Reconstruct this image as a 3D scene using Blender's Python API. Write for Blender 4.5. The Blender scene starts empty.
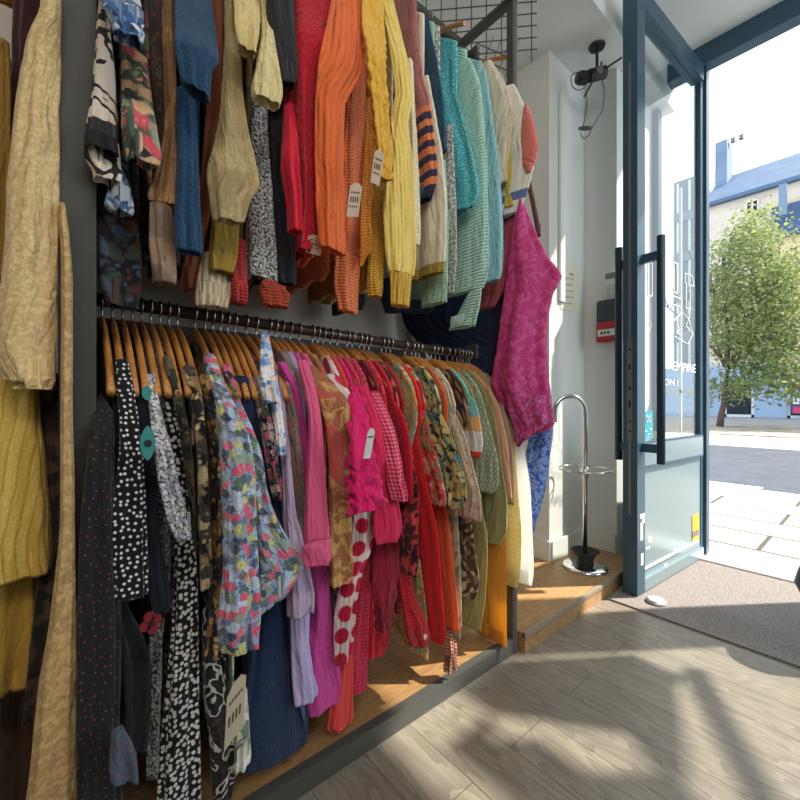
import bpy, bmesh, math, random
from mathutils import Vector, Matrix, noise

SC = bpy.context.scene
COL = SC.collection
R = math.radians
random.seed(11)
# ------------------------------------------------------------------ camera, world, sun, fill lamps, exposure
F, HOR, H = 410.0, 402.0, 1.0
SN, CS = math.sin(R(50)), math.cos(R(50))
cam = bpy.data.cameras.new('camera'); camo = bpy.data.objects.new('camera', cam); COL.objects.link(camo)
camo.location = (0, 0, H); camo.rotation_euler = (R(90), 0, R(50))
cam.sensor_width = 36; cam.lens = 36 * F / 800; cam.shift_y = (HOR - 400) / 800; cam.clip_end = 300; cam.clip_start = .02
SC.camera = camo
SC.view_settings.view_transform = 'Standard'; SC.view_settings.look = 'None'
SC.view_settings.gamma = 1; SC.view_settings.use_curve_mapping = False
SC.view_settings.exposure = 0.70

w = bpy.data.worlds.new('sky'); SC.world = w; w.use_nodes = True
bg = w.node_tree.nodes['Background']; bg.inputs[0].default_value = (.86, .93, 1, 1); bg.inputs[1].default_value = 1.3
sun = bpy.data.lights.new('sun', 'SUN'); so = bpy.data.objects.new('sun', sun); COL.objects.link(so)
sun.energy = 6.8; sun.color = (1, .91, .77); sun.angle = R(1.0)
SUN_DIR = Vector((-.582, -.813, -1.0))
so.rotation_euler = SUN_DIR.to_track_quat('-Z', 'Y').to_euler(); so.location = (2, 8, 12)
def area(name, loc, target, sx, sy, power, color):
    l = bpy.data.lights.new(name, 'AREA'); l.shape = 'RECTANGLE'; l.size = sx; l.size_y = sy; l.energy = power; l.color = color
    o = bpy.data.objects.new(name, l); COL.objects.link(o); o.location = loc
    o.rotation_euler = (Vector(target) - Vector(loc)).to_track_quat('-Z', 'Y').to_euler()
area('fill_near_rack', (1.1, .0, 2.95), (-.8, .6, 1.2), 1.2, .5, 13, (1, .92, .82))  # added fill lamp under the ceiling, out of view
area('fill_back_room', (1.8, -1.6, 2.95), (0, .4, .6), 1.6, 1.0, 11, (1, .93, .84))  # second added fill lamp, unseen behind the camera
area('side_fill', (2.4, 2.9, 2.0), (-1.0, .9, 1.1), 1.6, 1.8, 38, (.78, .90, 1))  # added fill in place of daylight; the wall behind it has no window

# ------------------------------------------------------------------ helpers: geometry of the place
def kx(px): return (px - 400) / F
def at_x(px, py, X):
    k = kx(px); Y = -X * (CS + SN * k) / (SN - CS * k)
    d = -SN * X + CS * Y
    return Vector((X, Y, H + (HOR - py) * d / F))
def at_y(px, py, Y):
    k = kx(px); X = -Y * (SN - CS * k) / (CS + SN * k)
    d = -SN * X + CS * Y
    return Vector((X, Y, H + (HOR - py) * d / F))
def at_d(px, py, d):
    r = kx(px) * d
    return Vector((-SN * d + CS * r, CS * d + SN * r, H + (HOR - py) * d / F))
RIGHT, FWD = Vector((CS, SN, 0)), Vector((-SN, CS, 0))
EX, EY = Vector((1, 0, 0)), Vector((0, 1, 0))
RAILX = -1.17
def rail_z(y): return 1.238 - .024 * y

# ------------------------------------------------------------------ helpers: materials
def lin(c):
    def f(v):
        v /= 255.0
        return v / 12.92 if v <= .04045 else ((v + .055) / 1.055) ** 2.4
    return (f(c[0]), f(c[1]), f(c[2]), 1)
class NT:
    def __init__(s, name):
        s.m = bpy.data.materials.new(name); s.m.use_nodes = True
        s.t = s.m.node_tree; s.b = s.t.nodes['Principled BSDF']; s.out = s.t.nodes['Material Output']
    def n(s, typ, **kw):
        o = s.t.nodes.new(typ)
        for k, v in kw.items(): setattr(o, k, v)
        return o
    def l(s, a, b): s.t.links.new(a, b)
    def math(s, op, a, b=None, c=None):
        o = s.n('ShaderNodeMath', operation=op)
        for i, v in enumerate((a, b, c)):
            if v is None: continue
            if isinstance(v, (int, float)): o.inputs[i].default_value = v
            else: s.l(v, o.inputs[i])
        return o.outputs[0]
    def mix(s, f, a, b, blend='MIX'):
        o = s.n('ShaderNodeMix', data_type='RGBA', blend_type=blend)
        for i, v in ((0, f), (6, a), (7, b)):
            if isinstance(v, (int, float)): o.inputs[i].default_value = v
            elif isinstance(v, tuple): o.inputs[i].default_value = v
            else: s.l(v, o.inputs[i])
        return o.outputs[2]
    def coords(s, kind='UV', scale=(1, 1, 1), loc=(0, 0, 0), rot=(0, 0, 0)):
        tc = s.n('ShaderNodeTexCoord'); mp = s.n('ShaderNodeMapping')
        s.l(tc.outputs[kind], mp.inputs[0]); mp.inputs['Scale'].default_value = scale
        mp.inputs['Location'].default_value = loc; mp.inputs['Rotation'].default_value = rot
        return mp.outputs[0]
    def noise(s, vec, scale, detail=3, rough=.55, dist=0):
        o = s.n('ShaderNodeTexNoise'); s.l(vec, o.inputs['Vector']); o.inputs['Scale'].default_value = scale
        o.inputs['Detail'].default_value = detail; o.inputs['Roughness'].default_value = rough; o.inputs['Distortion'].default_value = dist
        return o
    def voro(s, vec, scale, rnd=1.0, feature='F1'):
        o = s.n('ShaderNodeTexVoronoi', voronoi_dimensions='2D', feature=feature); s.l(vec, o.inputs['Vector'])
        o.inputs['Scale'].default_value = scale; o.inputs['Randomness'].default_value = rnd
        return o
    def ramp(s, f, stops, interp='LINEAR'):
        o = s.n('ShaderNodeValToRGB'); o.color_ramp.interpolation = interp
        e = o.color_ramp.elements
        while len(e) < len(stops): e.new(0.5)
        for i, (p, c) in enumerate(stops): e[i].position = p; e[i].color = c
        s.l(f, o.inputs[0]); return o.outputs[0]
    def step(s, f, t, soft=.03): # 1 below t
        o = s.n('ShaderNodeMapRange'); s.l(f, o.inputs[0]); o.inputs[1].default_value = t - soft; o.inputs[2].default_value = t + soft
        o.inputs[3].default_value = 1; o.inputs[4].default_value = 0; return o.outputs[0]
    def bump(s, h, strength, dist=.01, prev=None):
        o = s.n('ShaderNodeBump'); s.l(h, o.inputs['Height']); o.inputs['Strength'].default_value = strength; o.inputs['Distance'].default_value = dist
        if prev: s.l(prev, o.inputs['Normal'])
        return o.outputs[0]

def plain(name, c, rough=.5, metal=0, bumpn=0, bscale=40, spec=.5, var=0):
    n = NT(name); n.b.inputs['Base Color'].default_value = lin(c); n.b.inputs['Roughness'].default_value = rough
    n.b.inputs['Metallic'].default_value = metal; n.b.inputs['Specular IOR Level'].default_value = spec
    v = n.coords('Object')
    ns = n.noise(v, bscale)
    if var:
        n.l(n.mix(n.math('MULTIPLY', ns.outputs[0], var), lin(c), lin(tuple(x * .6 for x in c))), n.b.inputs['Base Color'])
    if bumpn: n.l(n.bump(ns.outputs[0], bumpn), n.b.inputs['Normal'])
    return n.m

def fabric(name, kind, cols, scale=30, rough=.85, wr=.8, sheen=.15, trans=0, p=None):
    """cols: sRGB albedos. kinds see below. UVs are metres: u around, v down from the top."""
    n = NT(name); cs = [lin(c) for c in cols]
    uv = n.coords('UV', loc=(random.random() * 5 if kind not in ('bands',) else 0, 0 if kind == 'bands' else random.random() * 5, 0))
    wrn = n.noise(n.coords('UV', scale=(26, 5, 1)), 1.0, 3, .55, .6)
    hb = None
    if kind == 'plain': c = cs[0]
    elif kind == 'dots':
        vo = n.voro(uv, scale, p[1] if p else .25); c = n.mix(n.step(vo.outputs['Distance'], p[0] if p else .22), cs[0], cs[1])
    elif kind in ('floral', 'cells'):
        dn = n.noise(uv, scale * .9, 2, .6)
        dv = n.n('ShaderNodeVectorMath', operation='SCALE'); n.l(dn.outputs['Color'], dv.inputs[0]); dv.inputs['Scale'].default_value = (1.1 if kind == 'floral' else .7) / scale
        ad = n.n('ShaderNodeVectorMath', operation='ADD'); n.l(uv, ad.inputs[0]); n.l(dv.outputs[0], ad.inputs[1])
        vo = n.voro(ad.outputs[0], scale, 1)
        sep = n.n('ShaderNodeSeparateColor'); n.l(vo.outputs['Color'], sep.inputs[0])
        k = len(cs) - (1 if kind == 'floral' else 0); pal = cs[1:] if kind == 'floral' else cs
        cc = n.ramp(sep.outputs[0], [(i / k, pal[i]) for i in range(k)], 'CONSTANT')
        v2 = n.voro(ad.outputs[0], scale * 2.3, 1); s2 = n.n('ShaderNodeSeparateColor'); n.l(v2.outputs['Color'], s2.inputs[0])
        c2 = n.ramp(s2.outputs[1], [(i / k, pal[i]) for i in range(k)], 'CONSTANT')
        if kind == 'floral': c = n.mix(n.step(vo.outputs['Distance'], p[0] if p else .42, .09), n.mix(n.step(v2.outputs['Distance'], .30, .08), cs[0], c2), n.mix(n.step(v2.outputs['Distance'], .22, .12), cc, n.mix(.5, cc, c2)))
        elif scale < 45: c = n.mix(n.step(v2.outputs['Distance'], .38, .1), cc, c2)
        else: c = cc
    elif kind == 'tweed':
        ns = n.noise(uv, scale, 2, .7); c = n.ramp(ns.outputs[0], [(.42, cs[0]), (.58, cs[1])]); hb = ns.outputs[0]
    elif kind == 'brocade':
        ns = n.noise(uv, scale, 4, .6, .8); c = n.ramp(ns.outputs[0], [(.44, cs[0]), (.52, cs[1])]); hb = ns.outputs[0]
        if len(cs) > 2: c = n.mix(n.step(n.noise(uv, scale * .45, 2, .5, .5).outputs[0], .42, .03), c, cs[2])
    elif kind == 'swirl':
        ns = n.noise(uv, scale, 1.5, .4, 1.6); c = n.ramp(ns.outputs[0], [(0, cs[0]), (.46, cs[1]), (.53, cs[0]), (.64, cs[-1]), (.67, cs[0])], 'CONSTANT')
    elif kind in ('stripe', 'vstripe'):
        wv = n.n('ShaderNodeTexWave', wave_type='BANDS', bands_direction='Y' if kind == 'stripe' else 'X'); n.l(uv, wv.inputs[0]); wv.inputs['Scale'].default_value = scale
        c = n.ramp(wv.outputs['Fac'], [(i / len(cs), cs[i]) for i in range(len(cs))], 'CONSTANT')
    elif kind == 'plaid':
        a = []
        for d in 'XY':
            wv = n.n('ShaderNodeTexWave', wave_type='BANDS', bands_direction=d); n.l(uv, wv.inputs[0]); wv.inputs['Scale'].default_value = scale
            a.append(n.math('GREATER_THAN', wv.outputs['Fac'], .5))
        s = n.math('MULTIPLY', n.math('ADD', a[0], a[1]), .5)
        c = n.ramp(s, [(0, cs[0]), (.25, cs[1]), (.75, cs[2])], 'CONSTANT')
    elif kind == 'bands':   # p: list of v positions in metres scaled by 'scale' length; cols one per band
        sep = n.n('ShaderNodeSeparateXYZ'); n.l(uv, sep.inputs[0])
        c = n.ramp(n.math('DIVIDE', sep.outputs[1], scale), [(p[i], cs[i]) for i in range(len(cs))], 'CONSTANT')
    elif kind in ('knit', 'cable', 'rib'):
        c = cs[0]
        if kind == 'cable':
            vo = n.voro(n.coords('UV', scale=(1, .55, 1)), scale); hb = vo.outputs['Distance']
        else:
            wv = n.n('ShaderNodeTexWave', wave_type='BANDS', bands_direction='Y' if kind == 'knit' else 'X'); n.l(uv, wv.inputs[0]); wv.inputs['Scale'].default_value = scale; wv.inputs['Distortion'].default_value = .6
            hb = wv.outputs['Fac']
        dark = tuple(x * .55 for x in cs[0][:3]) + (1,)
        c = n.mix(n.math('MULTIPLY', hb, .42), cs[0], cs[1] if len(cs) > 1 else dark)
    if kind not in ('swirl',):
        fn = n.noise(n.coords('UV'), 160, 2, .7)
        c = n.mix(.35, c, n.ramp(fn.outputs[0], [(.3, (.25, .25, .25, 1)), (.75, (.75, .75, .75, 1))]), 'OVERLAY') if not isinstance(c, tuple) else n.mix(.3, c, n.ramp(fn.outputs[0], [(.3, (.28, .28, .28, 1)), (.75, (.72, .72, .72, 1))]), 'OVERLAY')
    if isinstance(c, tuple): n.b.inputs['Base Color'].default_value = c
    else: n.l(c, n.b.inputs['Base Color'])
    n.b.inputs['Roughness'].default_value = rough; n.b.inputs['Sheen Weight'].default_value = sheen; n.b.inputs['Specular IOR Level'].default_value = .25
    nb = n.bump(wrn.outputs[0], wr, .03)
    if hb is not None: nb = n.bump(hb, .5, .006, nb)
    n.l(nb, n.b.inputs['Normal'])
    if trans:
        tr = n.n('ShaderNodeBsdfTranslucent'); mx = n.n('ShaderNodeMixShader'); mx.inputs[0].default_value = trans
        if isinstance(c, tuple): tr.inputs[0].default_value = c
        else: n.l(c, tr.inputs[0])
        n.l(n.b.outputs[0], mx.inputs[1]); n.l(tr.outputs[0], mx.inputs[2]); n.l(mx.outputs[0], n.out.inputs[0])
    return n.m

def wood(name, c1, c2, plank=None, rough=.45, scale=1.0, along='X'):
    n = NT(name)
    sc = (1.2, 16, 16) if along == 'X' else (16, 1.2, 16)
    g = n.noise(n.coords('Object', scale=tuple(x * scale for x in sc)), 2.2, 6, .65, 1.2)
    rings = n.noise(n.coords('Object', scale=(scale * 1.0, scale * 5, 5) if along == 'X' else (scale * 5, scale, 5)), 2.5, 2, .5, .4)
    wv = n.math('FRACT', n.math('MULTIPLY', rings.outputs[0], 9))
    c = n.mix(g.outputs[0], lin(c1), lin(c2))
    c = n.mix(n.math('MULTIPLY', wv, .42), c, lin(tuple(x * .62 for x in c2)))
    h = g.outputs[0]
    if plank:
        br = n.n('ShaderNodeTexBrick'); n.l(n.coords('Object'), br.inputs[0]); br.offset = .37; br.squash = 1
        br.inputs['Scale'].default_value = 1; br.inputs['Brick Width'].default_value = plank[0]; br.inputs['Row Height'].default_value = plank[1]
        br.inputs['Mortar Size'].default_value = .0016; br.inputs['Mortar Smooth'].default_value = .1; br.inputs['Bias'].default_value = 0
        br.inputs['Color1'].default_value = (.86, .86, .86, 1); br.inputs['Color2'].default_value = (1.06, 1.05, 1.03, 1); br.inputs['Mortar'].default_value = (.45, .43, .40, 1)
        c = n.mix(1.0, c, br.outputs[0], 'MULTIPLY')
    n.l(c, n.b.inputs['Base Color'])
    n.l(n.ramp(g.outputs[0], [(.2, (rough * .8,) * 3 + (1,)), (.8, (min(1, rough * 1.25),) * 3 + (1,))]), n.b.inputs['Roughness'])
    n.l(n.bump(h, .2, .004), n.b.inputs['Normal'])
    return n.m
def glass(name, tint=(246, 249, 249), refl=1.0):
    n = NT(name); n.t.nodes.remove(n.b)
    tr = n.n('ShaderNodeBsdfTransparent'); tr.inputs[0].default_value = lin(tint)
    gl = n.n('ShaderNodeBsdfGlossy'); gl.inputs['Roughness'].default_value = .02
    fr = n.n('ShaderNodeFresnel'); fr.inputs[0].default_value = 1.5; ge = n.n('ShaderNodeNewGeometry')
    mx = n.n('ShaderNodeMixShader'); n.l(n.math('MULTIPLY', n.math('MULTIPLY', fr.outputs[0], refl), n.math('SUBTRACT', 1.0, ge.outputs['Backfacing'])), mx.inputs[0]); n.l(tr.outputs[0], mx.inputs[1]); n.l(gl.outputs[0], mx.inputs[2]); n.l(mx.outputs[0], n.out.inputs[0])
    return n.m

# ------------------------------------------------------------------ helpers: objects
def put(o, parent=None):
    COL.objects.link(o)
    if parent is not None: o.parent = parent
    return o
def thing(name, label, cat, loc=(0, 0, 0), group=None):
    o = bpy.data.objects.new(name, None); o.empty_display_size = .05; COL.objects.link(o); o.location = loc
    o['label'] = label; o['category'] = cat
    if group: o['group'] = group
    return o
def tag(o, label, cat, group=None, kind=None):
    if kind: o['kind'] = kind
    if label: o['label'] = label
    if cat: o['category'] = cat
    if group: o['group'] = group
    return o
def mesh_obj(name, bm, m, parent=None, origin=None, smooth=False):
    """verts are given in world space; origin defaults to the parent's location"""
    if origin is None: origin = parent.matrix_basis.translation.copy() if parent is not None else Vector((0, 0, 0))
    org = Vector(origin)
    p = parent
    while p is not None and p.parent is not None and p.type == 'MESH':   # sub-part: parent mesh sits at its own thing's origin
        org = Vector(p.parent.location); p = None
    bmesh.ops.translate(bm, verts=bm.verts, vec=-org)
    bmesh.ops.recalc_face_normals(bm, faces=bm.faces)
    me = bpy.data.meshes.new(name); bm.to_mesh(me); bm.free()
    if smooth:
        for pl in me.polygons: pl.use_smooth = True
    for mm in (m if isinstance(m, (list, tuple)) else [m]): me.materials.append(mm)
    o = bpy.data.objects.new(name, me)
    put(o, parent)
    if parent is None: o.location = org
    return o
def bx(bm, lo, hi, bev=0):
    v = [bm.verts.new((x, y, z)) for x in (lo[0], hi[0]) for y in (lo[1], hi[1]) for z in (lo[2], hi[2])]
    fs = [bm.faces.new([v[i] for i in q]) for q in ((0, 1, 3, 2), (4, 6, 7, 5), (0, 4, 5, 1), (2, 3, 7, 6), (0, 2, 6, 4), (1, 5, 7, 3))]
    if bev:
        es = list({e for f in fs for e in f.edges}); bmesh.ops.bevel(bm, geom=es, offset=bev, segments=2, affect='EDGES')
    return bm
def box(lo, hi, bev=0): return bx(bmesh.new(), lo, hi, bev)
def path_tube(bm, pts, r, n=10, flat=1.0, closed=False, capr=True):
    pts = [Vector(p) for p in pts]; rs = r if isinstance(r, (list, tuple)) else [r] * len(pts)
    rings = []; prev = None
    for i, p in enumerate(pts):
        if closed: t = pts[(i + 1) % len(pts)] - pts[i - 1]
        else: t = pts[min(i + 1, len(pts) - 1)] - pts[max(i - 1, 0)]
        t.normalize()
        ref = prev if prev is not None else (Vector((0, 0, 1)) if abs(t.z) < .9 else Vector((1, 0, 0)))
        a = (ref - t * ref.dot(t)).normalized(); b = t.cross(a); prev = a
        rings.append([bm.verts.new(p + (a * math.cos(2 * math.pi * k / n) + b * math.sin(2 * math.pi * k / n) * flat) * rs[i]) for k in range(n)])
    m = len(rings)
    for i in range(m if closed else m - 1):
        A, B = rings[i], rings[(i + 1) % m]
        for k in range(n): bm.faces.new((A[k], A[(k + 1) % n], B[(k + 1) % n], B[k]))
    if not closed:
        bm.faces.new(rings[0]); bm.faces.new(rings[-1])
    return bm
def lathe(bm, prof, c, n=32, axis=None):
    c = Vector(c); rings = []
    for r, z in prof:
        rings.append([bm.verts.new(c + Vector((r * math.cos(2 * math.pi * k / n), r * math.sin(2 * math.pi * k / n), z))) for k in range(n)])
    for A, B in zip(rings, rings[1:]):
        for k in range(n): bm.faces.new((A[k], A[(k + 1) % n], B[(k + 1) % n], B[k]))
    bm.faces.new(rings[0]); bm.faces.new(rings[-1])
    return bm
def prism(bm, poly, a, b, mapf):
    """extrude a 2-D polygon between a and b; mapf(u,v,w) -> world"""
    A = [bm.verts.new(mapf(u, v, a)) for u, v in poly]; B = [bm.verts.new(mapf(u, v, b)) for u, v in poly]
    bm.faces.new(A); bm.faces.new(B[::-1]); n = len(poly)
    for i in range(n): bm.faces.new((A[i], A[(i + 1) % n], B[(i + 1) % n], B[i]))
    return bm
def strut(bm, p, q, wx, up=Vector((0, 0, 1))):
    """square bar between two points"""
    p, q = Vector(p), Vector(q); t = (q - p).normalized()
    if abs(t.dot(up)) > .95: up = Vector((1, 0, 0))
    a = t.cross(up).normalized() * wx; b = t.cross(a).normalized() * wx
    A = [bm.verts.new(p + s * a + u * b) for s, u in ((1, 1), (1, -1), (-1, -1), (-1, 1))]
    B = [bm.verts.new(q + s * a + u * b) for s, u in ((1, 1), (1, -1), (-1, -1), (-1, 1))]
    bm.faces.new(A); bm.faces.new(B)
    for i in range(4): bm.faces.new((A[i], A[(i + 1) % 4], B[(i + 1) % 4], B[i]))
    return bm

rnd = random.Random(7)
def interp(rows, t):
    """rows: list of (key, tuple); smooth piecewise interpolation over normalised index t"""
    n = len(rows) - 1; x = t * n; i = min(int(x), n - 1); f = x - i
    def g(j): return rows[max(0, min(n, j))]
    p0, p1, p2, p3 = g(i - 1), g(i), g(i + 1), g(i + 2)
    out = []
    for a, b, c, d in zip(p0, p1, p2, p3):
        m1, m2 = (c - a) * .5, (d - b) * .5
        if (c - b) == 0: m1 = m2 = 0
        lim = 1.2 * abs(c - b); m1 = max(-lim, min(lim, m1)); m2 = max(-lim, min(lim, m2))
        h = f * f; k = h * f
        out.append((2 * k - 3 * h + 1) * b + (k - 2 * h + f) * m1 + (-2 * k + 3 * h) * c + (k - h) * m2)
    return out
def cloth_tube(rows, a, b, folds=.16, lobes=(4, 7, 11), n=44, shear=0, step=.018, ruffle=0, power=2.3, open_end=True, seed=None, open_top=False):
    """rows: (cx,cy,cz, halfwidth along a, halfdepth along b), top to hem -> bmesh with metre UVs"""
    r_ = random.Random(seed if seed is not None else rnd.random())
    ph = [r_.uniform(0, 6.28) for _ in range(6)]; nz = Vector((r_.uniform(0, 90), r_.uniform(0, 90), r_.uniform(0, 90)))
    bm = bmesh.new(); uvl = bm.loops.layers.uv.new('UVMap')
    L = sum((Vector(q[:3]) - Vector(p[:3])).length for p, q in zip(rows, rows[1:]))
    m = max(10, int(L / step)); rings = []; v = 0; lastc = None
    for i in range(m + 1):
        t = i / m; cx, cy, cz, hw, hd = interp(rows, t); c = Vector((cx, cy, cz))
        hw = max(hw, .002); hd = max(hd, .002)
        if lastc is not None: v += (c - lastc).length
        lastc = c; ring = []; per = 2 * math.pi * math.sqrt((hw * hw + hd * hd) / 2)
        amp = folds * min(1, .25 + 1.1 * t)
        for k in range(n):
            th = 2 * math.pi * k / n; ct, st = math.cos(th), math.sin(th)
            x = math.copysign(abs(ct) ** (2 / power), ct); y = math.copysign(abs(st) ** (2 / power), st)
            f = (1 - 2 * abs(math.sin(lobes[0] * .5 * th + ph[4])) * .9) * .35 + (math.sin(lobes[0] * th + ph[0] + .9 * math.sin(2.2 * t + ph[3])) * .5 + math.sin(lobes[1] * th + ph[1] + 1.3 * t) * .32 + math.sin(lobes[2] * th + ph[2] - 2 * t) * .18)
            q = c + a * (x * hw) + b * (y * hd)
            wob = noise.noise(q * 14 + nz) * .10 + noise.noise(q * 34 + nz) * .05
            s = 1 + amp * f + wob * (1 if folds else 0)
            rr = min(hw, hd)
            q = c + a * (x * (hw + rr * (s - 1))) + b * (y * (hd + rr * (s - 1) * 1.6))
            if shear: q.z -= shear * ct * max(0, (t - .62) / .38) ** 1.5
            if ruffle: q += (a * x + b * y).normalized() * ruffle * (noise.noise(q * 55 + nz) + .6 * math.sin(q.z * 150 + 2 * math.sin(th * 3)))
            ring.append([bm.verts.new(q), 0, v])
        u_ = 0
        for k in range(n):
            ring[k][1] = u_; u_ += (ring[(k + 1) % n][0].co - ring[k][0].co).length
        rings.append(ring)
    def quad(A, B):
        for k in range(n):
            k2 = (k + 1) % n
            f = bm.faces.new((A[k][0], A[k2][0], B[k2][0], B[k][0]))
            u2 = A[k2][1] if k2 else A[-1][1] + A[1][1]; u2b = B[k2][1] if k2 else B[-1][1] + B[1][1]
            for lp, uv in zip(f.loops, ((A[k][1], A[k][2]), (u2, A[k][2]), (u2b, B[k][2]), (B[k][1], B[k][2]))): lp[uvl].uv = uv
    for A, B in zip(rings, rings[1:]): quad(A, B)
    def shrink(ring, s, dz):
        c = sum((q[0].co for q in ring), Vector()) / n
        return [(bm.verts.new(c + (q[0].co - c) * s + Vector((0, 0, dz))), q[1], q[2]) for q in ring]
    def capoff(ring):
        f = bm.faces.new([q[0] for q in ring])
        for lp, q in zip(f.loops, ring): lp[uvl].uv = (q[1], q[2])
    if open_end:
        a1 = shrink(rings[-1], .86, .002); a2 = shrink(a1, .93, .05); quad(rings[-1], a1); quad(a1, a2); capoff(a2)
    else:
        a1 = shrink(rings[-1], .6, -.006); quad(rings[-1], a1); capoff(a1)
    a1 = shrink(rings[0], .6, .006); quad(a1, rings[0]); capoff(a1)
    return bm
def slab(y, x0, x1, ztop_f, zhem, th, n=20, hemwave=.006, und=1.0, taper=0):
    """flat hanging garment body, its plane across the rail"""
    bm = bmesh.new(); uvl = bm.loops.layers.uv.new('UVMap'); m = 14
    ph = rnd.uniform(0, 6); F_, B_ = [], []
    for i in range(n + 1):
        cf, cb = [], []
        e = min(1, 4 * min(i / n, 1 - i / n) + .15)
        for j in range(m + 1):
            t = (j / m) ** 1.6; xb_ = x1 - taper * min(1, max(0, t - .10) / .16)
            x = x0 + (xb_ - x0) * i / n; zt = ztop_f(x); z = zt + (zhem + hemwave * math.sin(x * 60 + ph) - zt) * t
            o = und * (.0035 * math.sin(x * 48 + 2 * z) + .002 * math.sin(x * 21 - 3 * z)) * min(1, t * 1.5)
            hh = th * math.sqrt(e) * (.93 + .07 * min(1, t * 3))
            cf.append((bm.verts.new((x, y + o - hh, z)), x - x0, zt - z)); cb.append((bm.verts.new((x, y + o + hh, z)), x - x0, zt - z))
        F_.append(cf); B_.append(cb)
    def q(a, b, c, d):
        f = bm.faces.new((a[0], b[0], c[0], d[0]))
        for lp, s in zip(f.loops, (a, b, c, d)): lp[uvl].uv = s[1:]
    for i in range(n):
        for j in range(m):
            q(F_[i][j], F_[i + 1][j], F_[i + 1][j + 1], F_[i][j + 1]); q(B_[i][j], B_[i][j + 1], B_[i + 1][j + 1], B_[i + 1][j])
        q(F_[i][0], B_[i][0], B_[i + 1][0], F_[i + 1][0]); q(F_[i][m], F_[i + 1][m], B_[i + 1][m], B_[i][m])
    for j in range(m):
        q(F_[0][j], F_[0][j + 1], B_[0][j + 1], B_[0][j]); q(F_[n][j], B_[n][j], B_[n][j + 1], F_[n][j + 1])
    return bm
# ------------------------------------------------------------------ materials of the place
M_WALL = plain('wall_paint', (222, 225, 222), .7, 0, .03, 60)
M_CEIL = plain('ceiling_paint', (228, 231, 230), .8)
M_FLOOR = wood('oak_planks', (164, 154, 140), (118, 110, 99), (1.9, .168), .36, 1.0)
M_STEP = wood('step_oak', (196, 158, 110), (156, 116, 72), None, .5, 1.4, 'Y')
M_BASEW = wood('rack_board_oak', (190, 150, 100), (146, 104, 62), None, .5, 1.2, 'Y')
M_STEEL = plain('dark_steel', (80, 80, 77), .5, .2, .04, 90)
M_FRAME = plain('rack_paint', (58, 58, 54), .55, .1, .05, 80)
M_GREYST = plain('grey_steel', (120, 122, 118), .45, .4)
M_BLUEST = plain('blue_grey_door_paint', (52, 84, 104), .35, .1, .02, 60)
M_DOORIN = plain('sky_lit_door_panel', (128, 148, 156), .22, .1, .02, 30)  # lighter than the stile paint: sky reflection put into the colour
M_CHROME = plain('chrome', (225, 225, 225), .12, 1)
M_HOOK = plain('hook_steel', (205, 205, 205), .25, 1)
M_BLACK = plain('black_plastic', (26, 27, 30), .45)
M_WHITE = plain('white_plastic', (228, 228, 222), .4)
M_RAIL = plain('brown_rail_metal', (78, 62, 54), .4, .5)
M_PAPER = plain('paper', (226, 222, 200), .8)
M_CARD = plain('tag_card', (206, 182, 158), .8)
M_INK = plain('ink', (60, 52, 48), .8)
M_GLASS = glass('clear_glass')
M_HANG = wood('hanger_wood', (230, 166, 92), (194, 124, 60), None, .35, 3.0)
def structure(name, bm, m, parent=None, smooth=False):
    o = mesh_obj(name, bm, m, parent, smooth=smooth)
    if parent is None: o['kind'] = 'structure'
    return o
# ------------------------------------------------------------------ the room
structure('floor', box((-1.7, -4, -.1), (4, 3.2, 0)), M_FLOOR)
structure('wall_left', box((-1.7, -4, 0), (-1.55, 2.2, 3.4)), plain('grey_wall_paint', (204, 198, 188), .75, 0, .03, 60))
structure('wall_pier', box((-1.55, 2.2, 0), (-1.27, 2.63, 3.05)), M_WALL)
structure('wall_entrance', box((-1.55, 2.63, 0), (-1.07, 3.35, 3.05)), M_WALL)
b = box((-1.7, -4, 3.05), (-.97, 3.35, 3.4)); bx(b, (-.97, -4, 3.30), (4, 3.35, 3.4)); structure('ceiling', b, M_CEIL)
structure('wall_right', box((4, -4, 0), (4.15, 3.35, 3.4)), M_WALL)
structure('wall_back', box((-1.7, -4.15, 0), (4.15, -4, 3.4)), M_WALL)
b = box((.10, 3.2, 0), (.30, 3.35, 3.17)); bx(b, (1.25, 3.2, 0), (4, 3.35, 3.17)); bx(b, (-.97, 3.28, 3.29), (4, 3.4, 3.32)); bx(b, (.30, 3.22, 0), (1.25, 3.33, 1.30))
structure('wall_front', b, M_WALL)
b = box((-1.25, 2.205, .075), (-1.262, 2.62, .19)); bx(b, (-1.262, 2.618, .075), (-1.075, 2.63, .19)); bx(b, (-1.55, 2.188, .075), (-1.26, 2.2, .19))
structure('baseboard_left', b, M_WALL)
# moulding and pipe at the pier
structure('trim_1', box((-1.27, 2.30, 1.6), (-1.255, 2.36, 2.85), .004), M_WALL)
# low oak step beyond the rack
b = box((-1.55, 1.43, 0), (-.935, 2.63, .075)); bx(b, (-.935, 1.43, .0), (-.93, 2.30, .052))
structure('floor_step', b, M_STEP)
structure('trim_2', box((-.945, 1.43, .055), (-.926, 2.31, .078), .003), plain('step_nosing', (150, 138, 122), .5, .2))
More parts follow.
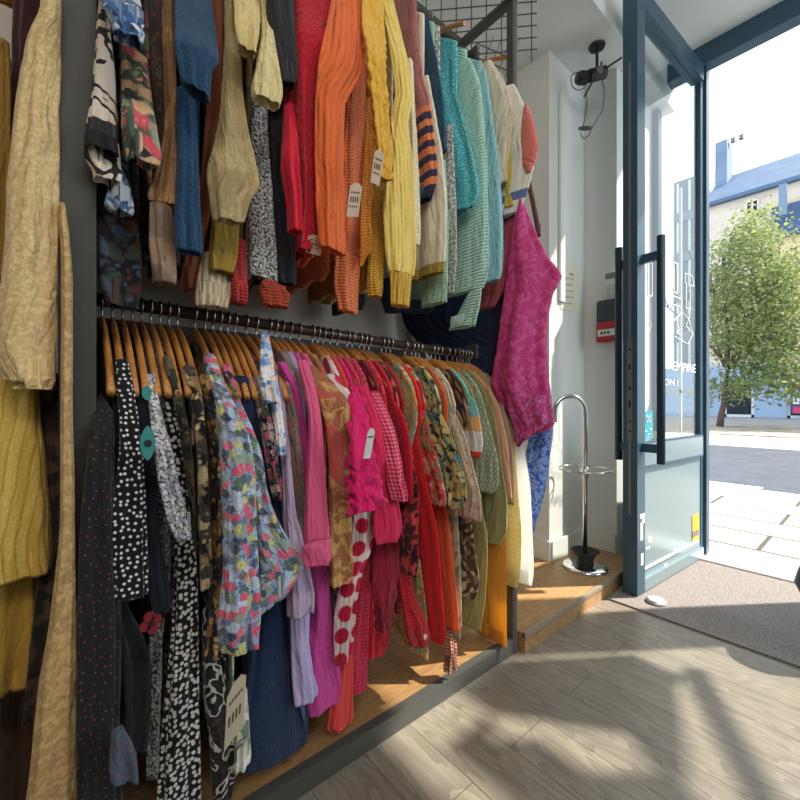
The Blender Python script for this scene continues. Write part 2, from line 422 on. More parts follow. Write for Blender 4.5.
# ------------------------------------------------------------------ doormat, threshold
n = NT('doormat_pile'); v = n.coords('Object'); ns = n.noise(v, 220, 2, .7)
n.l(n.ramp(ns.outputs[0], [(.35, lin((96, 92, 92))), (.65, lin((160, 152, 148)))]), n.b.inputs['Base Color']); n.b.inputs['Roughness'].default_value = .95
n.l(n.bump(ns.outputs[0], .6, .006), n.b.inputs['Normal'])
tag(mesh_obj('doormat', box((-.92, 2.14, 0), (1.2, 3.09, .008)), n.m), 'dark grey ribbed entrance mat laid in front of the open door', 'mat')
b = box((-1.07, 3.10, 0), (.10, 3.19, .016), .003); bx(b, (-1.07, 3.20, -.02), (.10, 3.30, .014), .003); bx(b, (-1.07, 3.31, -.04), (.10, 3.40, .006), .003)
structure('trim_3', b, plain('threshold_alu', (206, 206, 202), .35, .3))
# ------------------------------------------------------------------ shop front steel work
b = box((-1.07, 3.19, 3.17), (1.25, 3.28, 3.30)); bx(b, (-.80, 3.215, 0.02), (-.755, 3.28, 3.17)); bx(b, (-1.07, 3.215, .02), (-1.03, 3.28, 3.17))
bx(b, (.05, 3.19, .0), (.10, 3.29, 3.17)); bx(b, (-1.03, 3.22, .02), (-.80, 3.27, .72))
structure('trim_4', b, M_BLUEST)
g = structure('window_1', box((-1.03, 3.24, .72), (-.80, 3.25, 3.17)), M_GLASS)
b = box((-.912, 3.236, .80), (-.900, 3.254, 2.45)); bx(b, (-1.03, 3.236, 1.06), (-.80, 3.254, 1.085)); mesh_obj('pale_line_bar', b, plain('white_bar', (238, 240, 240), .5), g)  # white bars put in for pale lines seen through the door glass
b = bmesh.new()
for lo, hi in (((.30, 3.2, 1.30), (.365, 3.29, 3.17)), ((1.205, 3.2, 1.30), (1.25, 3.29, 3.17)), ((.345, 3.2, 1.30), (1.205, 3.29, 1.33)), ((.345, 3.2, 3.12), (1.205, 3.29, 3.17))): bx(b, lo, hi)
strut(b, (.56, 3.245, 1.76), (1.2, 3.245, 2.37), .026)  # unseen diagonal bar added to cast the slanting shadow on the floor
w2 = structure('window_2', b, M_BLUEST)
for q_ in ([(.385, 1.78), (.56, 1.78), (.62, 1.885), (.83, 2.12), (1.04, 2.36), (.97, 2.40), (.84, 2.30), (.70, 2.60), (.56, 2.62), (.385, 2.34)], [(.69, 2.60), (.83, 2.71), (.83, 2.58), (.98, 2.57), (1.0, 2.37), (1.205, 2.45), (1.205, 2.87), (.84, 2.87)]):  # unseen panels added in the window, cut to shape the sun patches
    mesh_obj('sun_mask', prism(bmesh.new(), q_, 3.19, 3.198, lambda u, v_, w_: Vector((u, w_, v_))), plain('sun_mask_cloth_%d' % len(q_), (170, 166, 158), .8), w2)
mesh_obj('pane', box((.345, 3.255, 1.33), (1.205, 3.262, 3.12)), M_GLASS, w2)

# ------------------------------------------------------------------ the open glass door
P0, P1 = Vector((-.790, 3.21, 0)), Vector((-.855, 2.262, 0))
DU = (P1 - P0).normalized(); DN = Vector((-DU.y, DU.x, 0)); DL = (P1 - P0).length     # DN points into the shop
if DN.x < 0: DN = -DN
def D(u, z, w): return P0 + DU * u + DN * w + Vector((0, 0, z))
def dbox(u0, u1, z0, z1, w0, w1, bm=None):
    bm = bm or bmesh.new()
    v = [bm.verts.new(D(u, z, w)) for u in (u0, u1) for z in (z0, z1) for w in (w0, w1)]
    for q in ((0, 1, 3, 2), (4, 6, 7, 5), (0, 4, 5, 1), (2, 3, 7, 6), (0, 2, 6, 4), (1, 5, 7, 3)): bm.faces.new([v[i] for i in q])
    return bm
def dray(px, py, wd):
    k = kx(px); d = FWD + RIGHT * k; d.z = (HOR - py) / F
    o = Vector((0, 0, H)); t = (D(0, 0, wd) - o).dot(DN) / d.dot(DN); p = o + d * t
    return (p - P0).dot(DU), p.z
T = .036; ZT = 3.15
door = bpy.data.objects.new('door_1', None); COL.objects.link(door); door.location = (P0.x, P0.y, 0); door['kind'] = 'structure'
def dpart(name, bm, m, parent=None): return mesh_obj(name, bm, m, parent or door)
dpart('stile', dbox(DL - .085, DL, .015, ZT, -T, T), M_BLUEST)
dpart('stile', dbox(0, .045, .015, ZT, -T * .55, T * .55), M_BLUEST)
dpart('rail', dbox(.045, DL - .085, ZT - .10, ZT, -T, T), M_BLUEST)
dpart('rail', dbox(.045, DL - .085, .665, .78, -T * .9, T * .9), M_DOORIN)
dpart('rail', dbox(.045, DL - .085, .015, .075, -T, T), M_DOORIN)
dpart('glass_pane', dbox(.045, DL - .085, .78, ZT - .10, -.004, .004), M_GLASS)
dpart('panel', dbox(.045, DL - .085, .075, .665, -.012, .016), M_DOORIN)
dpart('bead', dbox(.09, DL - .10, .115, .124, .016, .024), plain('pale_bead', (205, 212, 214), .4))
bm = dbox(.045, DL - .085, .78, .792, .004, T * .9); dbox(.045, DL - .085, .655, .667, .016, T * .95, bm); dpart('bead', bm, M_BLUEST)
for s in (1, -1):
    so_ = .085 if s > 0 else .05; uc = DL - .06
    bm = bmesh.new(); path_tube(bm, [D(uc, .69, s * (T + so_)), D(uc, 1.83, s * (T + so_))], .019, 16)
    hd = dpart('handle', bm, plain('handle_black_%d' % s, (34, 52, 64), .35, .3))
    for z in (.765, 1.735):
        dpart('bracket', dbox(uc - .012, uc + .012, z - .022, z + .022, s * T if s > 0 else -T - so_, T + so_ if s > 0 else -T), M_BLUEST, hd)
lp = dpart('lock_plate', dbox(DL, DL + .003, .80, 1.32, -.014, .012), M_GREYST)
bm = bmesh.new()
for z, hh in ((1.27, .006), (1.18, .012), (1.07, .010), (.99, .018), (.90, .006), (.85, .006)): dbox(DL + .003, DL + .0045, z - hh, z + hh, -.006, .005, bm)
dpart('keyhole', bm, M_BLACK, lp)
dpart('edge_strip', dbox(DL, DL + .002, 1.32, 2.75, -.008, .006), M_GREYST)
dpart('edge_strip', dbox(DL, DL + .002, .42, .80, -.008, .006), M_GREYST)
# marks on the door glass: white outlined emblem and lettering, teal sticker, orange notice, scuffs
M_VINYL = plain('white_vinyl', (244, 250, 250), .5)
def vinyl(polys, wd=.0065, th=.0022, closed=True):
    bm = bmesh.new()
    for pts in polys:
        q = [dray(x, y, wd) for x, y in pts]
        for (u0, z0), (u1, z1) in zip(q, q[1:] + (q[:1] if closed else [])):
            strut(bm, D(u0, z0, wd), D(u1, z1, wd), th * .9, DN)
    return bm
em = dpart('emblem', vinyl([
    [(647.5, 263), (652, 262), (652, 296), (647.5, 296)],
    [(674, 262), (677, 264), (677, 294), (674, 291)],
    [(664, 292), (681, 299), (681, 307), (669, 303), (669, 328), (664, 327)],
    [(685, 273), (692, 276), (694, 286), (690, 285), (690, 309), (686, 308), (686, 283), (685, 282)]]), M_VINYL)
dpart('emblem', vinyl([[(648, 318), (651, 326), (648, 334)], [(674, 321), (682, 312), (689, 320), (693, 334), (688, 344), (674, 336)], [(690, 316), (686, 326), (693, 334)], [(664, 352), (671, 345), (674, 356), (665, 364)],
    [(677, 325), (680, 329), (677, 333), (681, 335)]], th=.0016, closed=False), M_VINYL)
def door_text(body, px0, py0, px1, size_z):
    """lettering in the glass plane read from inside, left edge at px0 (free side), right edge at px1"""
    cu = bpy.data.curves.new('t', 'FONT'); cu.body = body; cu.extrude = .0008; cu.size = 1; cu.align_x = 'LEFT'
    to = bpy.data.objects.new('t', cu); COL.objects.link(to)
    dg = bpy.context.evaluated_depsgraph_get(); me = bpy.data.meshes.new_from_object(to.evaluated_get(dg))
    bm = bmesh.new(); bm.from_mesh(me); bpy.data.objects.remove(to); bpy.data.meshes.remove(me)
    xs = [v_.co.x for v_ in bm.verts]; ys = [v_.co.y for v_ in bm.verts]; x0, x1, y0, y1 = min(xs), max(xs), min(ys), max(ys)
    u0, z0 = dray(px0, py0, .0065); u1, _ = dray(px1, py0, .0065)
    for v_ in bm.verts:
        fx = (v_.co.x - x0) / (x1 - x0); fy = (v_.co.y - y0) / (y1 - y0)
        v_.co = D(u0 + (u1 - u0) * fx, z0 + size_z * fy, .0065 + v_.co.z)
    return bm
dpart('lettering', door_text('E', 645, 369, 649, .075), M_VINYL)
dpart('lettering', door_text('EMPIRE', 672.5, 370, 695.5, .05), M_VINYL)
dpart('lettering', door_text('ON !', 664, 385, 678, .035), M_VINYL)
def dquad(px0, py0, px1, py1, w0, w1, bm=None):
    u0, za = dray(px0, py0, w1); u1, zb = dray(px1, py1, w1)
    return dbox(min(u0, u1), max(u0, u1), min(za, zb), max(za, zb), w0, w1, bm)
st = dpart('sticker', dquad(643.5, 440, 653, 411, .0045, .006), plain('teal_sticker', (52, 158, 178), .5))
bm = bmesh.new()
for cx, cy, r_ in ((647, 419, .012), (649.5, 419, .012)):
    u, z = dray(cx, cy, .0062); path_tube(bm, [D(u + .011 * math.cos(a), z + .016 * math.sin(a), .0062) for a in [i * math.pi / 6 for i in range(12)]], .003, 6, closed=True)
for x, y in ((646, 431), (649, 434), (651, 429), (648, 437)):
    u, z = dray(x, y, .0062); dbox(u - .008, u + .008, z - .004, z + .004, .006, .0075, bm)
dpart('sticker_print', bm, M_VINYL, st)
st = dpart('notice', dquad(692.5, 542, 699, 513, .017, .019), plain('orange_notice', (240, 176, 40), .5))
dpart('notice_print', dquad(692.8, 538, 698.8, 529, .019, .0205), plain('notice_grey', (120, 112, 96), .5), st)
bm = bmesh.new()
for x0, y0, x1, y1 in ((640, 513, 645, 519), (640.5, 522, 643, 541), (642, 518, 644.5, 524), (641, 553, 643.5, 566), (648.5, 536, 652, 543), (646, 546, 650, 550), (664.5, 563, 667, 568), (652, 572, 655, 574)):
    dquad(x0, y1, x1, y0, .016 if x0 > 643 else T, .0175 if x0 > 643 else T + .0015, bm)
dpart('paint_scuff', bm, plain('white_scuff', (222, 226, 224), .7))
# ------------------------------------------------------------------ wall fittings by the door
def wall_at(px, py): return at_x(px, py, -1.27)      # pier side wall
bm = bmesh.new(); p = wall_at(560, 258); q = wall_at(579, 314)
bx(bm, (-1.27, p.y, q.z), (-1.267, q.y, p.z)); note = tag(mesh_obj('paper_note', bm, M_PAPER), 'sheet of cream paper with faint handwriting taped on the white wall beside the pink scarf', 'paper')
bm = bmesh.new()
for j in range(6):
    y = 266 + (8 if j == 0 else 6 + j * 6.2); x0, x1 = (569, 573) if j == 0 else (564, 574 - (j * 7) % 3)
    pts = []
    for i in range(13):
        c = wall_at(x0 + (x1 - x0) * i / 12, y + 1.0 * (i / 12) + .9 * math.sin(i * 2.1 + j)); c.x = -1.2665; pts.append(c)
    path_tube(bm, pts, .0016, 5)
mesh_obj('handwriting', bm, plain('grey_ink', (140, 136, 124), .8), note)
YW = 2.63
def fw(px, py): return at_y(px, py, YW)
p, q = fw(607, 274), fw(620, 299); t = thing('keypad', 'white alarm keypad with grey display on the wall above the red box', 'keypad', ((p.x + q.x) / 2, YW, q.z))
mesh_obj('body', box((p.x, YW - .03, q.z), (q.x + .03, YW, p.z), .004), M_WHITE, t)
mesh_obj('display', box((p.x + .004, YW - .0325, p.z - .042), (q.x + .026, YW - .03, p.z - .008)), plain('lcd_grey', (120, 124, 128), .3), t)
for i in range(4):
    for j in range(4):
        mesh_obj('key', box((p.x + .012 + j * .03, YW - .033, q.z + .014 + i * .021), (p.x + .034 + j * .03, YW - .03, q.z + .028 + i * .021)), plain('key_grey', (196, 198, 196), .5) if i + j == 0 else bpy.data.materials['key_grey'], t)
p, q = fw(600.5, 303), fw(621, 341); t = thing('fire_alarm', 'dark grey box with red call point below on the wall left of the door', 'alarm', ((p.x + q.x) / 2, YW, q.z))
zr = fw(600, 324).z
mesh_obj('backplate', box((p.x - .01, YW - .02, zr - .04), (p.x + .02, YW, p.z - .03), .003), plain('dark_backplate', (56, 56, 60), .5), t)
mesh_obj('cover', box((p.x, YW - .06, zr), (q.x + .03, YW, p.z), .006), plain('dark_grey_blue_box', (46, 62, 74), .45), t)
rb = mesh_obj('call_point', box((p.x, YW - .065, q.z), (q.x + .03, YW, zr), .006), plain('alarm_red', (176, 34, 44), .4), t)
mesh_obj('label_plate', box((p.x + .012, YW - .067, q.z + .032), (q.x, YW - .065, q.z + .072)), M_WHITE, rb)
bm = bmesh.new()
for i in range(3): bx(bm, (p.x + .03 + i * .02, YW - .0685, q.z + .044), (p.x + .042 + i * .02, YW - .067, q.z + .060))
mesh_obj('label_print', bm, M_INK, rb)
# ------------------------------------------------------------------ ceiling spotlight with hanging cables
c = at_d(597, 47, 2.36); zc = 3.05; c = Vector((c.x, c.y, zc))
t = thing('spotlight', 'black spotlight fitting with loose cables hanging from the ceiling by the door', 'lamp', c)
mesh_obj('mount_plate', lathe(bmesh.new(), [(.042, -.012), (.045, -.003), (.04, 0)], c, 24), M_BLACK, t, smooth=False)
e = at_d(597, 74, 2.36)
bm = bmesh.new(); path_tube(bm, [c - Vector((0, 0, .01)), Vector((c.x, c.y, e.z + .03))], .008, 10); path_tube(bm, [Vector((c.x, c.y, e.z + .07)) + RIGHT * .025, Vector((c.x, c.y, e.z + .02)) + RIGHT * .025], .005, 8); mesh_obj('stem', bm, M_BLACK, t)
bm = bmesh.new(); cc = Vector((c.x, c.y, e.z)); path_tube(bm, [cc - RIGHT * .045 - Vector((0, 0, .012)), cc + RIGHT * .045 + Vector((0, 0, .01))], [.034, .034], 18); hb = mesh_obj('lamp_head', bm, M_BLACK, t)
bm = bmesh.new(); path_tube(bm, [cc - FWD * .03, cc - FWD * .038], [.022, .018], 18); mesh_obj('lens', bm, M_GREYST, hb)
bm = bmesh.new(); c2 = at_d(581.5, 78, 2.36); path_tube(bm, [c2 - RIGHT * .03, c2 - RIGHT * .01, c2 + RIGHT * .03], [.026, .036, .034], 18); path_tube(bm, [c2 + RIGHT * .02, cc - RIGHT * .03], .008, 8); mesh_obj('lamp_head', bm, M_BLACK, t)
bm = bmesh.new(); path_tube(bm, [at_d(584, 97, 2.36), cc, at_d(622, 57.5, 2.30)], .005, 8); mesh_obj('rod', bm, M_BLACK, t)
def cable(pts, d=2.37, r=.003):
    P = [at_d(x, y, d) for x, y in pts]; rows = [tuple(p_) for p_ in P]; out = [Vector(interp(rows, i / 40)) for i in range(41)]
    return path_tube(bmesh.new(), out, r, 6)
M_CAB = plain('grey_cable', (96, 96, 94), .5)
mesh_obj('cable', cable([(602, 78), (604, 92), (603, 108), (598, 118), (592, 128), (588, 136), (583, 138), (580, 132)]), M_CAB, t)
mesh_obj('cable', cable([(577, 72), (571, 76), (572, 86), (578, 90), (584, 88)]), M_CAB, t)
mesh_obj('cable', cable([(586, 92), (587, 104), (585, 118), (583, 126)]), M_CAB, t)
bm = bmesh.new(); c3 = at_d(585, 129, 2.37)
for k in range(3): path_tube(bm, [c3 + RIGHT * (.034 * math.cos(a)) + Vector((0, 0, .012 * math.sin(a) + .004 * k)) + FWD * (.028 * math.sin(a)) for a in [i * math.pi / 10 for i in range(20)]], .0035, 6, closed=True)
mesh_obj('cable_coil', bm, M_CAB, t)
# ------------------------------------------------------------------ chrome umbrella stand
b0 = at_x(585, 565, -1.09); b0.z = .075
bd = (b0 - Vector((0, 0, H))).dot(FWD)
t = thing('umbrella_stand', 'chrome hooped umbrella stand with round base in the corner by the door', 'stand', b0)
mesh_obj('base_plate', lathe(bmesh.new(), [(.118, 0), (.12, .008), (.112, .016), (.05, .022)], b0, 40), M_CHROME, t, smooth=True)
mesh_obj('drip_cup', lathe(bmesh.new(), [(.045, .02), (.042, .05), (.06, .082), (.078, .096), (.07, .098), (.04, .06)], b0, 28), plain('black_rubber', (38, 38, 38), .6), t, smooth=True)
pts = [b0 + Vector((0, 0, .05))]; top = H + (HOR - 396) * bd / F; rr = .085
for i in range(13):
    a = math.pi * i / 12; pts.append(b0 + Vector((0, 0, top - b0.z - rr)) + RIGHT * (-rr + rr * math.cos(a)) + Vector((0, 0, rr * math.sin(a))))
pts.append(b0 + RIGHT * (-2 * rr) + Vector((0, 0, top - b0.z - rr - .06)))
mesh_obj('hoop', path_tube(bmesh.new(), pts, .0125, 16), M_CHROME, t, smooth=True)
zr = H + (HOR - 469) * bd / F
bm = bmesh.new(); cr = Vector((b0.x, b0.y, zr))
path_tube(bm, [cr + Vector((.14 * math.cos(a), .14 * math.sin(a), 0)) for a in [i * math.pi / 18 for i in range(36)]], .004, 8, closed=True)
for a in (.3, .3 + 2 * math.pi / 3, .3 + 4 * math.pi / 3): path_tube(bm, [cr - Vector((0, 0, .03)), cr + Vector((.14 * math.cos(a), .14 * math.sin(a), 0))], .004, 8)
path_tube(bm, [cr - Vector((0, 0, .045)), cr + Vector((0, 0, .01))], .018, 14)
mesh_obj('ring_holder', bm, M_CHROME, t, smooth=True)
# ------------------------------------------------------------------ door stop
p = at_x(656, 601, -.74); p.z = .009
tag(mesh_obj('door_stop', lathe(bmesh.new(), [(.042, 0), (.044, .008), (.036, .018), (.012, .022)], p, 28), plain('brushed_alu', (214, 216, 214), .3, .6), smooth=False), 'round brushed metal door stop on the mat below the door', 'door stop')
# ------------------------------------------------------------------ black bin edge at the right border
p = at_x(812, 640, -.17); p.z = .0
p = Vector((-.20, 1.93, 0)); pd = (p - Vector((0, 0, 0))).dot(FWD)
q = at_d(834, 590, 1.62); q.z = .0095
t = thing('display_stool', 'rounded black seat edge just inside the right border of the entrance', 'stool', q)
lg = []
mesh_obj('seat', lathe(bmesh.new(), [(.06, .20), (.10, .215), (.115, .25), (.10, .31), (.03, .33)], q, 30), M_BLACK, t, smooth=True)
for a in (.4, 2.5, 4.6):
    mesh_obj('leg', path_tube(bmesh.new(), [q + Vector((.05 * math.cos(a), .05 * math.sin(a), .22)), q + Vector((.10 * math.cos(a), .10 * math.sin(a), 0))], .012, 10), M_BLACK, t)

# ------------------------------------------------------------------ the street
def nz_mat(name, c1, c2, scale, rough=.9):
    n = NT(name); ns = n.noise(n.coords('Object'), scale, 5, .6); n.l(n.ramp(ns.outputs[0], [(.35, lin(c1)), (.65, lin(c2))]), n.b.inputs['Base Color']); n.b.inputs['Roughness'].default_value = rough
    return n
n = NT('pavement_slabs'); br = n.n('ShaderNodeTexBrick'); n.l(n.coords('Object', rot=(0, 0, 0)), br.inputs[0]); br.offset = .5
br.inputs['Scale'].default_value = 1; br.inputs['Brick Width'].default_value = 1.15; br.inputs['Row Height'].default_value = .46; br.inputs['Mortar Size'].default_value = .014
br.inputs['Color1'].default_value = lin((160, 157, 151)); br.inputs['Color2'].default_value = lin((146, 143, 138)); br.inputs['Mortar'].default_value = lin((70, 67, 64))
n.l(br.outputs[0], n.b.inputs['Base Color']); n.b.inputs['Roughness'].default_value = .9
structure('pavement', box((-30, 3.40, -.15), (12, 6.0, -.015)), n.m)
structure('kerb', box((-30, 6.0, -.25), (12, 6.28, -.02)), nz_mat('kerb_granite', (150, 148, 146), (180, 178, 174), 8).m)
structure('road', box((-40, 6.28, -.3), (14, 13.0, -.12)), nz_mat('asphalt', (58, 65, 78), (70, 78, 92), 3).m)
M_LINE = plain('road_paint', (235, 235, 230), .7)
for i, x in enumerate((-11.2, -8.3, -5.4, -2.55, .4)):
    tag(mesh_obj('road_marking', box((x, 6.95 + .0, -.12), (x + 1.5, 7.07, -.116)), M_LINE), 'white dash painted along the road near the kerb', 'road marking', 'white dashes on the road')
structure('road_shoulder', box((-40, 13.0, -.3), (14, 17.0, -.10)), nz_mat('pale_paving', (196, 194, 188), (212, 210, 205), 2).m)
n = nz_mat('shaded_leafy_paving', (120, 112, 102), (176, 170, 160), 1.6)  # tree shade put into the brown tone, along with fallen leaves
b = box((-46, 17.0, -.3), (16, 24.6, -.06)); structure('far_pavement', b, n.m)
b = bmesh.new(); prism(b, [(24.6, -.3), (24.6, -.06), (30.2, .14), (30.2, -.3)], -46, 16, lambda u, v_, w_: Vector((w_, u, v_))); structure('far_pavement_slope', b, nz_mat('grey_paving', (136, 138, 142), (150, 152, 156), 1).m)
structure('far_ground', box((-46, 30.2, -.3), (16, 60, .10)), bpy.data.materials['grey_paving'])
# --- facade across the street
YF = 30.0
M_CREAM = nz_mat('cream_render', (200, 190, 180), (212, 202, 192), .6).m
M_SLATE = nz_mat('slate', (66, 92, 124), (78, 106, 140), 1.2, .6).m
M_SHOPB = plain('pale_blue_shopfront', (148, 174, 208), .6)
M_STONEB = nz_mat('stone_band', (206, 184, 150), (220, 200, 168), .8).m
M_DKGLASS = plain('dark_window', (26, 38, 50), .2, 0, 0, 40, .2)
def F_(px, py, y=YF): return at_y(px, py, y)
zE = F_(710, 205).z; xL = F_(708, 300).x
t = thing('town_house', 'cream rendered house with blue slate roof and tall chimney across the street', 'building', (xL + 5, YF, .1))
mesh_obj('wall', box((xL, YF, .1), (9, YF + 9, zE)), M_CREAM, t)
zR = F_(733, 175, YF + 4.2).z
bm = bmesh.new(); prism(bm, [(YF - .35, zE - .15), (YF - .35, zE + .05), (YF + 4.2, zR), (YF + 9.3, zE + .05), (YF + 9.3, zE - .15)], xL - .25, 9, lambda u, v_, w_: Vector((w_, u, v_)))
rf = mesh_obj('roof', bm, M_SLATE, t)
cp, cq = F_(718.5, 186, YF + 3.4), F_(730, 144, YF + 3.4)
ch = mesh_obj('chimney', box((cp.x, YF + 2.6, cp.z - 1.2), (cq.x, YF + 4.2, cq.z)), nz_mat('chimney_render', (104, 124, 152), (118, 138, 164), 1).m, t)
M_POT = plain('terracotta_grey', (120, 116, 120), .8)
for i in range(3): mesh_obj('chimney_pot', lathe(bmesh.new(), [(.13, 0), (.10, .22), (.13, .26)], (cp.x + .35 + i * .42, YF + 3.3, cq.z - .02), 12), M_POT, ch)
def win(px0, py0, px1, py1, y, par, m=M_DKGLASS, fr=(220, 214, 204)):
    a, c_ = F_(px0, py0, y), F_(px1, py1, y); x0, x1, z0, z1 = a.x, c_.x, c_.z, a.z
    bm = bmesh.new(); f = .09
    for lo, hi in (((x0 - f, z0 - f), (x0, z1 + f)), ((x1, z0 - f), (x1 + f, z1 + f)), ((x0, z1), (x1, z1 + f)), ((x0, z0 - f), (x1, z0)), (((x0 + x1) / 2 - .04, z0), ((x0 + x1) / 2 + .04, z1))): bx(bm, (lo[0], y - .10, lo[1]), (hi[0], y + .05, hi[1]))
    wf = mesh_obj('window', bm, plain('window_frame_%d' % len(bpy.data.materials), fr, .6), par)
    mesh_obj('pane', box((x0, y - .06, z0), (x1, y - .03, z1)), m, wf)
win(747.5, 216, 757.5, 199, YF, t)
for px in (727, 768, 792): win(px - 5, 275, px + 5, 252, YF, t)
# blue shop on the ground floor
zS0, zS1 = .14, F_(760, 364).z
t2 = thing('shopfront', 'pale blue painted shopfront with dark display windows behind the street tree', 'shop', (-3, YF - .3, .14))
a, c_ = F_(662, 416), F_(830, 416)
mesh_obj('fascia', box((a.x, YF - .30, F_(700, 383).z + .1), (c_.x, YF - .01, zS1)), M_SHOPB, t2)
for x0, x1 in ((662, 705), (711, 725), (755, 788), (806, 830)):
    mesh_obj('pier', box((F_(x0, 400).x, YF - .28, zS0), (F_(x1, 400).x, YF - .01, F_(700, 383).z + .1)), M_SHOPB, t2)
M_FR = plain('shop_frame', (206, 214, 222), .5)
for x0, x1 in ((705, 711), (725, 755), (788, 806)):
    xa, xb = F_(x0, 400).x, F_(x1, 400).x; zt = F_(700, 382).z + .1
    bm = bmesh.new(); f = .12 if x1 - x0 > 10 else .05
    bx(bm, (xa, YF - .24, zS0), (xa + f, YF - .12, zt)); bx(bm, (xb - f, YF - .24, zS0), (xb, YF - .12, zt)); bx(bm, (xa, YF - .24, zt - f), (xb, YF - .12, zt)); bx(bm, (xa, YF - .24, zS0), (xb, YF - .12, zS0 + .15))
    wf = mesh_obj('shop_window', bm, M_FR, t2); mesh_obj('pane', box((xa + f, YF - .2, zS0 + .15), (xb - f, YF - .17, zt - f)), M_DKGLASS, wf)
p, q = F_(791, 382, YF - .4), F_(800, 414, YF - .4)
t3 = thing('poster_board', 'pink and white poster board standing before the blue shopfront', 'poster', (p.x, YF - .4, q.z))
mesh_obj('board', box((p.x, YF - .42, q.z), (q.x + .5, YF - .36, p.z)), plain('poster_navy', (62, 70, 120), .5), t3)
for y0, y1, c in ((383, 388, (206, 70, 110)), (391, 404, (226, 232, 244)), (407, 413, (220, 50, 110))):
    mesh_obj('poster_patch', box((p.x + .08, YF - .43, F_(795, y1, YF - .4).z), (q.x + .3, YF - .42, F_(795, y0, YF - .4).z)), plain('poster_%d' % y0, c, .5), t3)
# stone banded lower house on the right
z0, z1 = F_(790, 372, 27).z, F_(790, 236, 27).z
t = thing('stone_house', 'low tan stone house with dark mansard roof at the right border', 'building', (2.0, 28.5, 3))
mesh_obj('wall', box((F_(773, 300, 29.2).x, 29.2, F_(780, 364, 29.2).z), (9, 29.7, F_(773, 240, 29.2).z)), M_STONEB, t)
bm = bmesh.new(); zc_ = F_(773, 240, 29.2).z; prism(bm, [(29.0, zc_), (29.0, zc_ + .25), (29.66, F_(773, 208, 29.7).z), (29.7, F_(773, 208, 29.7).z), (29.7, zc_)], F_(770, 300, 29.2).x, 9, lambda u, v_, w_: Vector((w_, u, v_)))
mesh_obj('roof', bm, plain('dark_slate', (58, 84, 122), .6), t)
mesh_obj('roof_panel', box((F_(779, 200, 28.9).x, 28.75, F_(779, 217, 28.9).z), (F_(787, 200, 28.9).x, 29.0, F_(779, 186, 28.9).z)), plain('zinc_panel', (110, 134, 160), .5), t)
# tall block seen through the door glass
p, q = F_(674, 183, 36), F_(707, 190, 36)
t = thing('office_block', 'tall blue grey block with white window mullions seen through the door glass', 'building', (p.x, 36, .1))
mesh_obj('wall', box((p.x, 36, .1), (min(q.x - .6, xL - .6), 44, p.z)), plain('block_blue', (84, 108, 124), .5), t)
for i in range(4):
    mesh_obj('mullion', box((p.x + .2 + i * .75, 35.9, .2), (p.x + .34 + i * .75, 36, p.z - .2)), plain('mullion_white_%d' % i, (210, 220, 226), .5) if i == 0 else bpy.data.materials['mullion_white_0'], t)
for i in range(5):
    mesh_obj('spandrel', box((p.x, 35.86, 2.5 + i * 3.0), (min(q.x - .6, xL - .6), 36, 3.2 + i * 3.0)), plain('spandrel_%d' % i, (104, 128, 144), .5) if i == 0 else bpy.data.materials['spandrel_0'], t)
# --- street tree
ty = 22.0; base = F_(720, 421, ty); base.z = -.06
t = thing('street_tree', 'green leafy street tree on the far pavement before the blue shop', 'tree', base)
bm = bmesh.new(); rt = random.Random(5)
sc_ = (ty * 1.0) / 24
def limb(p, d, L, r, depth):
    pts = [p]; q = p.copy(); dd = d.copy()
    for i in range(5):
        dd = (dd + Vector((rt.uniform(-.16, .16), rt.uniform(-.16, .16), rt.uniform(-.02, .14)))).normalized(); q = q + dd * (L / 5); pts.append(q.copy())
    path_tube(bm, pts, [r * (1 - .12 * i) for i in range(6)], 8)
    ends.append((q.copy(), r))
    if depth:
        for k in range(3):
            a = rt.uniform(0, 6.28); s = pts[rt.choice((3, 4, 5))]
            limb(s, (dd * .5 + Vector((math.cos(a) * .8 + .12, math.sin(a) * .8, .55))).normalized(), L * .68, r * .55, depth - 1)
ends = []
limb(base, Vector((0.03, 0, 1)), 2.5, .14, 0)
tp = ends[-1][0]
for k in range(5):
    a = k * 1.26; limb(tp, Vector((math.cos(a) * .6 + .1, math.sin(a) * .6, .8)).normalized(), 2.6, .08, 2)
limb(tp, Vector((.1, 0, 1)), 3.6, .09, 2)
mesh_obj('trunk', bm, plain('bark', (92, 78, 72), .9, 0, .4, 12), t, smooth=True)
n = NT('leaves'); vn = n.noise(n.coords('Object'), 1.4, 3); n.l(n.ramp(vn.outputs[0], [(.3, lin((96, 116, 76))), (.55, lin((126, 142, 98))), (.75, lin((164, 170, 124)))]), n.b.inputs['Base Color']); n.b.inputs['Roughness'].default_value = .6
tr = n.n('ShaderNodeBsdfTranslucent'); tr.inputs[0].default_value = lin((150, 164, 100)); mx = n.n('ShaderNodeMixShader'); mx.inputs[0].default_value = .45
n.l(n.b.outputs[0], mx.inputs[1]); n.l(tr.outputs[0], mx.inputs[2]); n.l(mx.outputs[0], n.out.inputs[0])
bm = bmesh.new(); cc = F_(748, 300, ty); top = F_(748, 214, ty).z; bot = F_(748, 384, ty).z
hz = (top - bot) / 2; cz = (top + bot) / 2; rx = (F_(800, 300, ty) - F_(700, 300, ty)).length / 2 * .97
clumps = []
for i in range(150):
    while True:
        v_ = Vector((rt.uniform(-1, 1), rt.uniform(-1, 1), rt.uniform(-1, 1)))
        if v_.length < 1: break
    e = 1 - .35 * max(0, v_.z)
    clumps.append(Vector((cc.x + .1 + v_.x * rx * e, ty + v_.y * 1.9 * e, cz + v_.z * hz)))
for i in range(26): clumps.append(F_(rt.uniform(706, 806), rt.uniform(366, 394), ty + rt.uniform(-1.2, 1.0)))
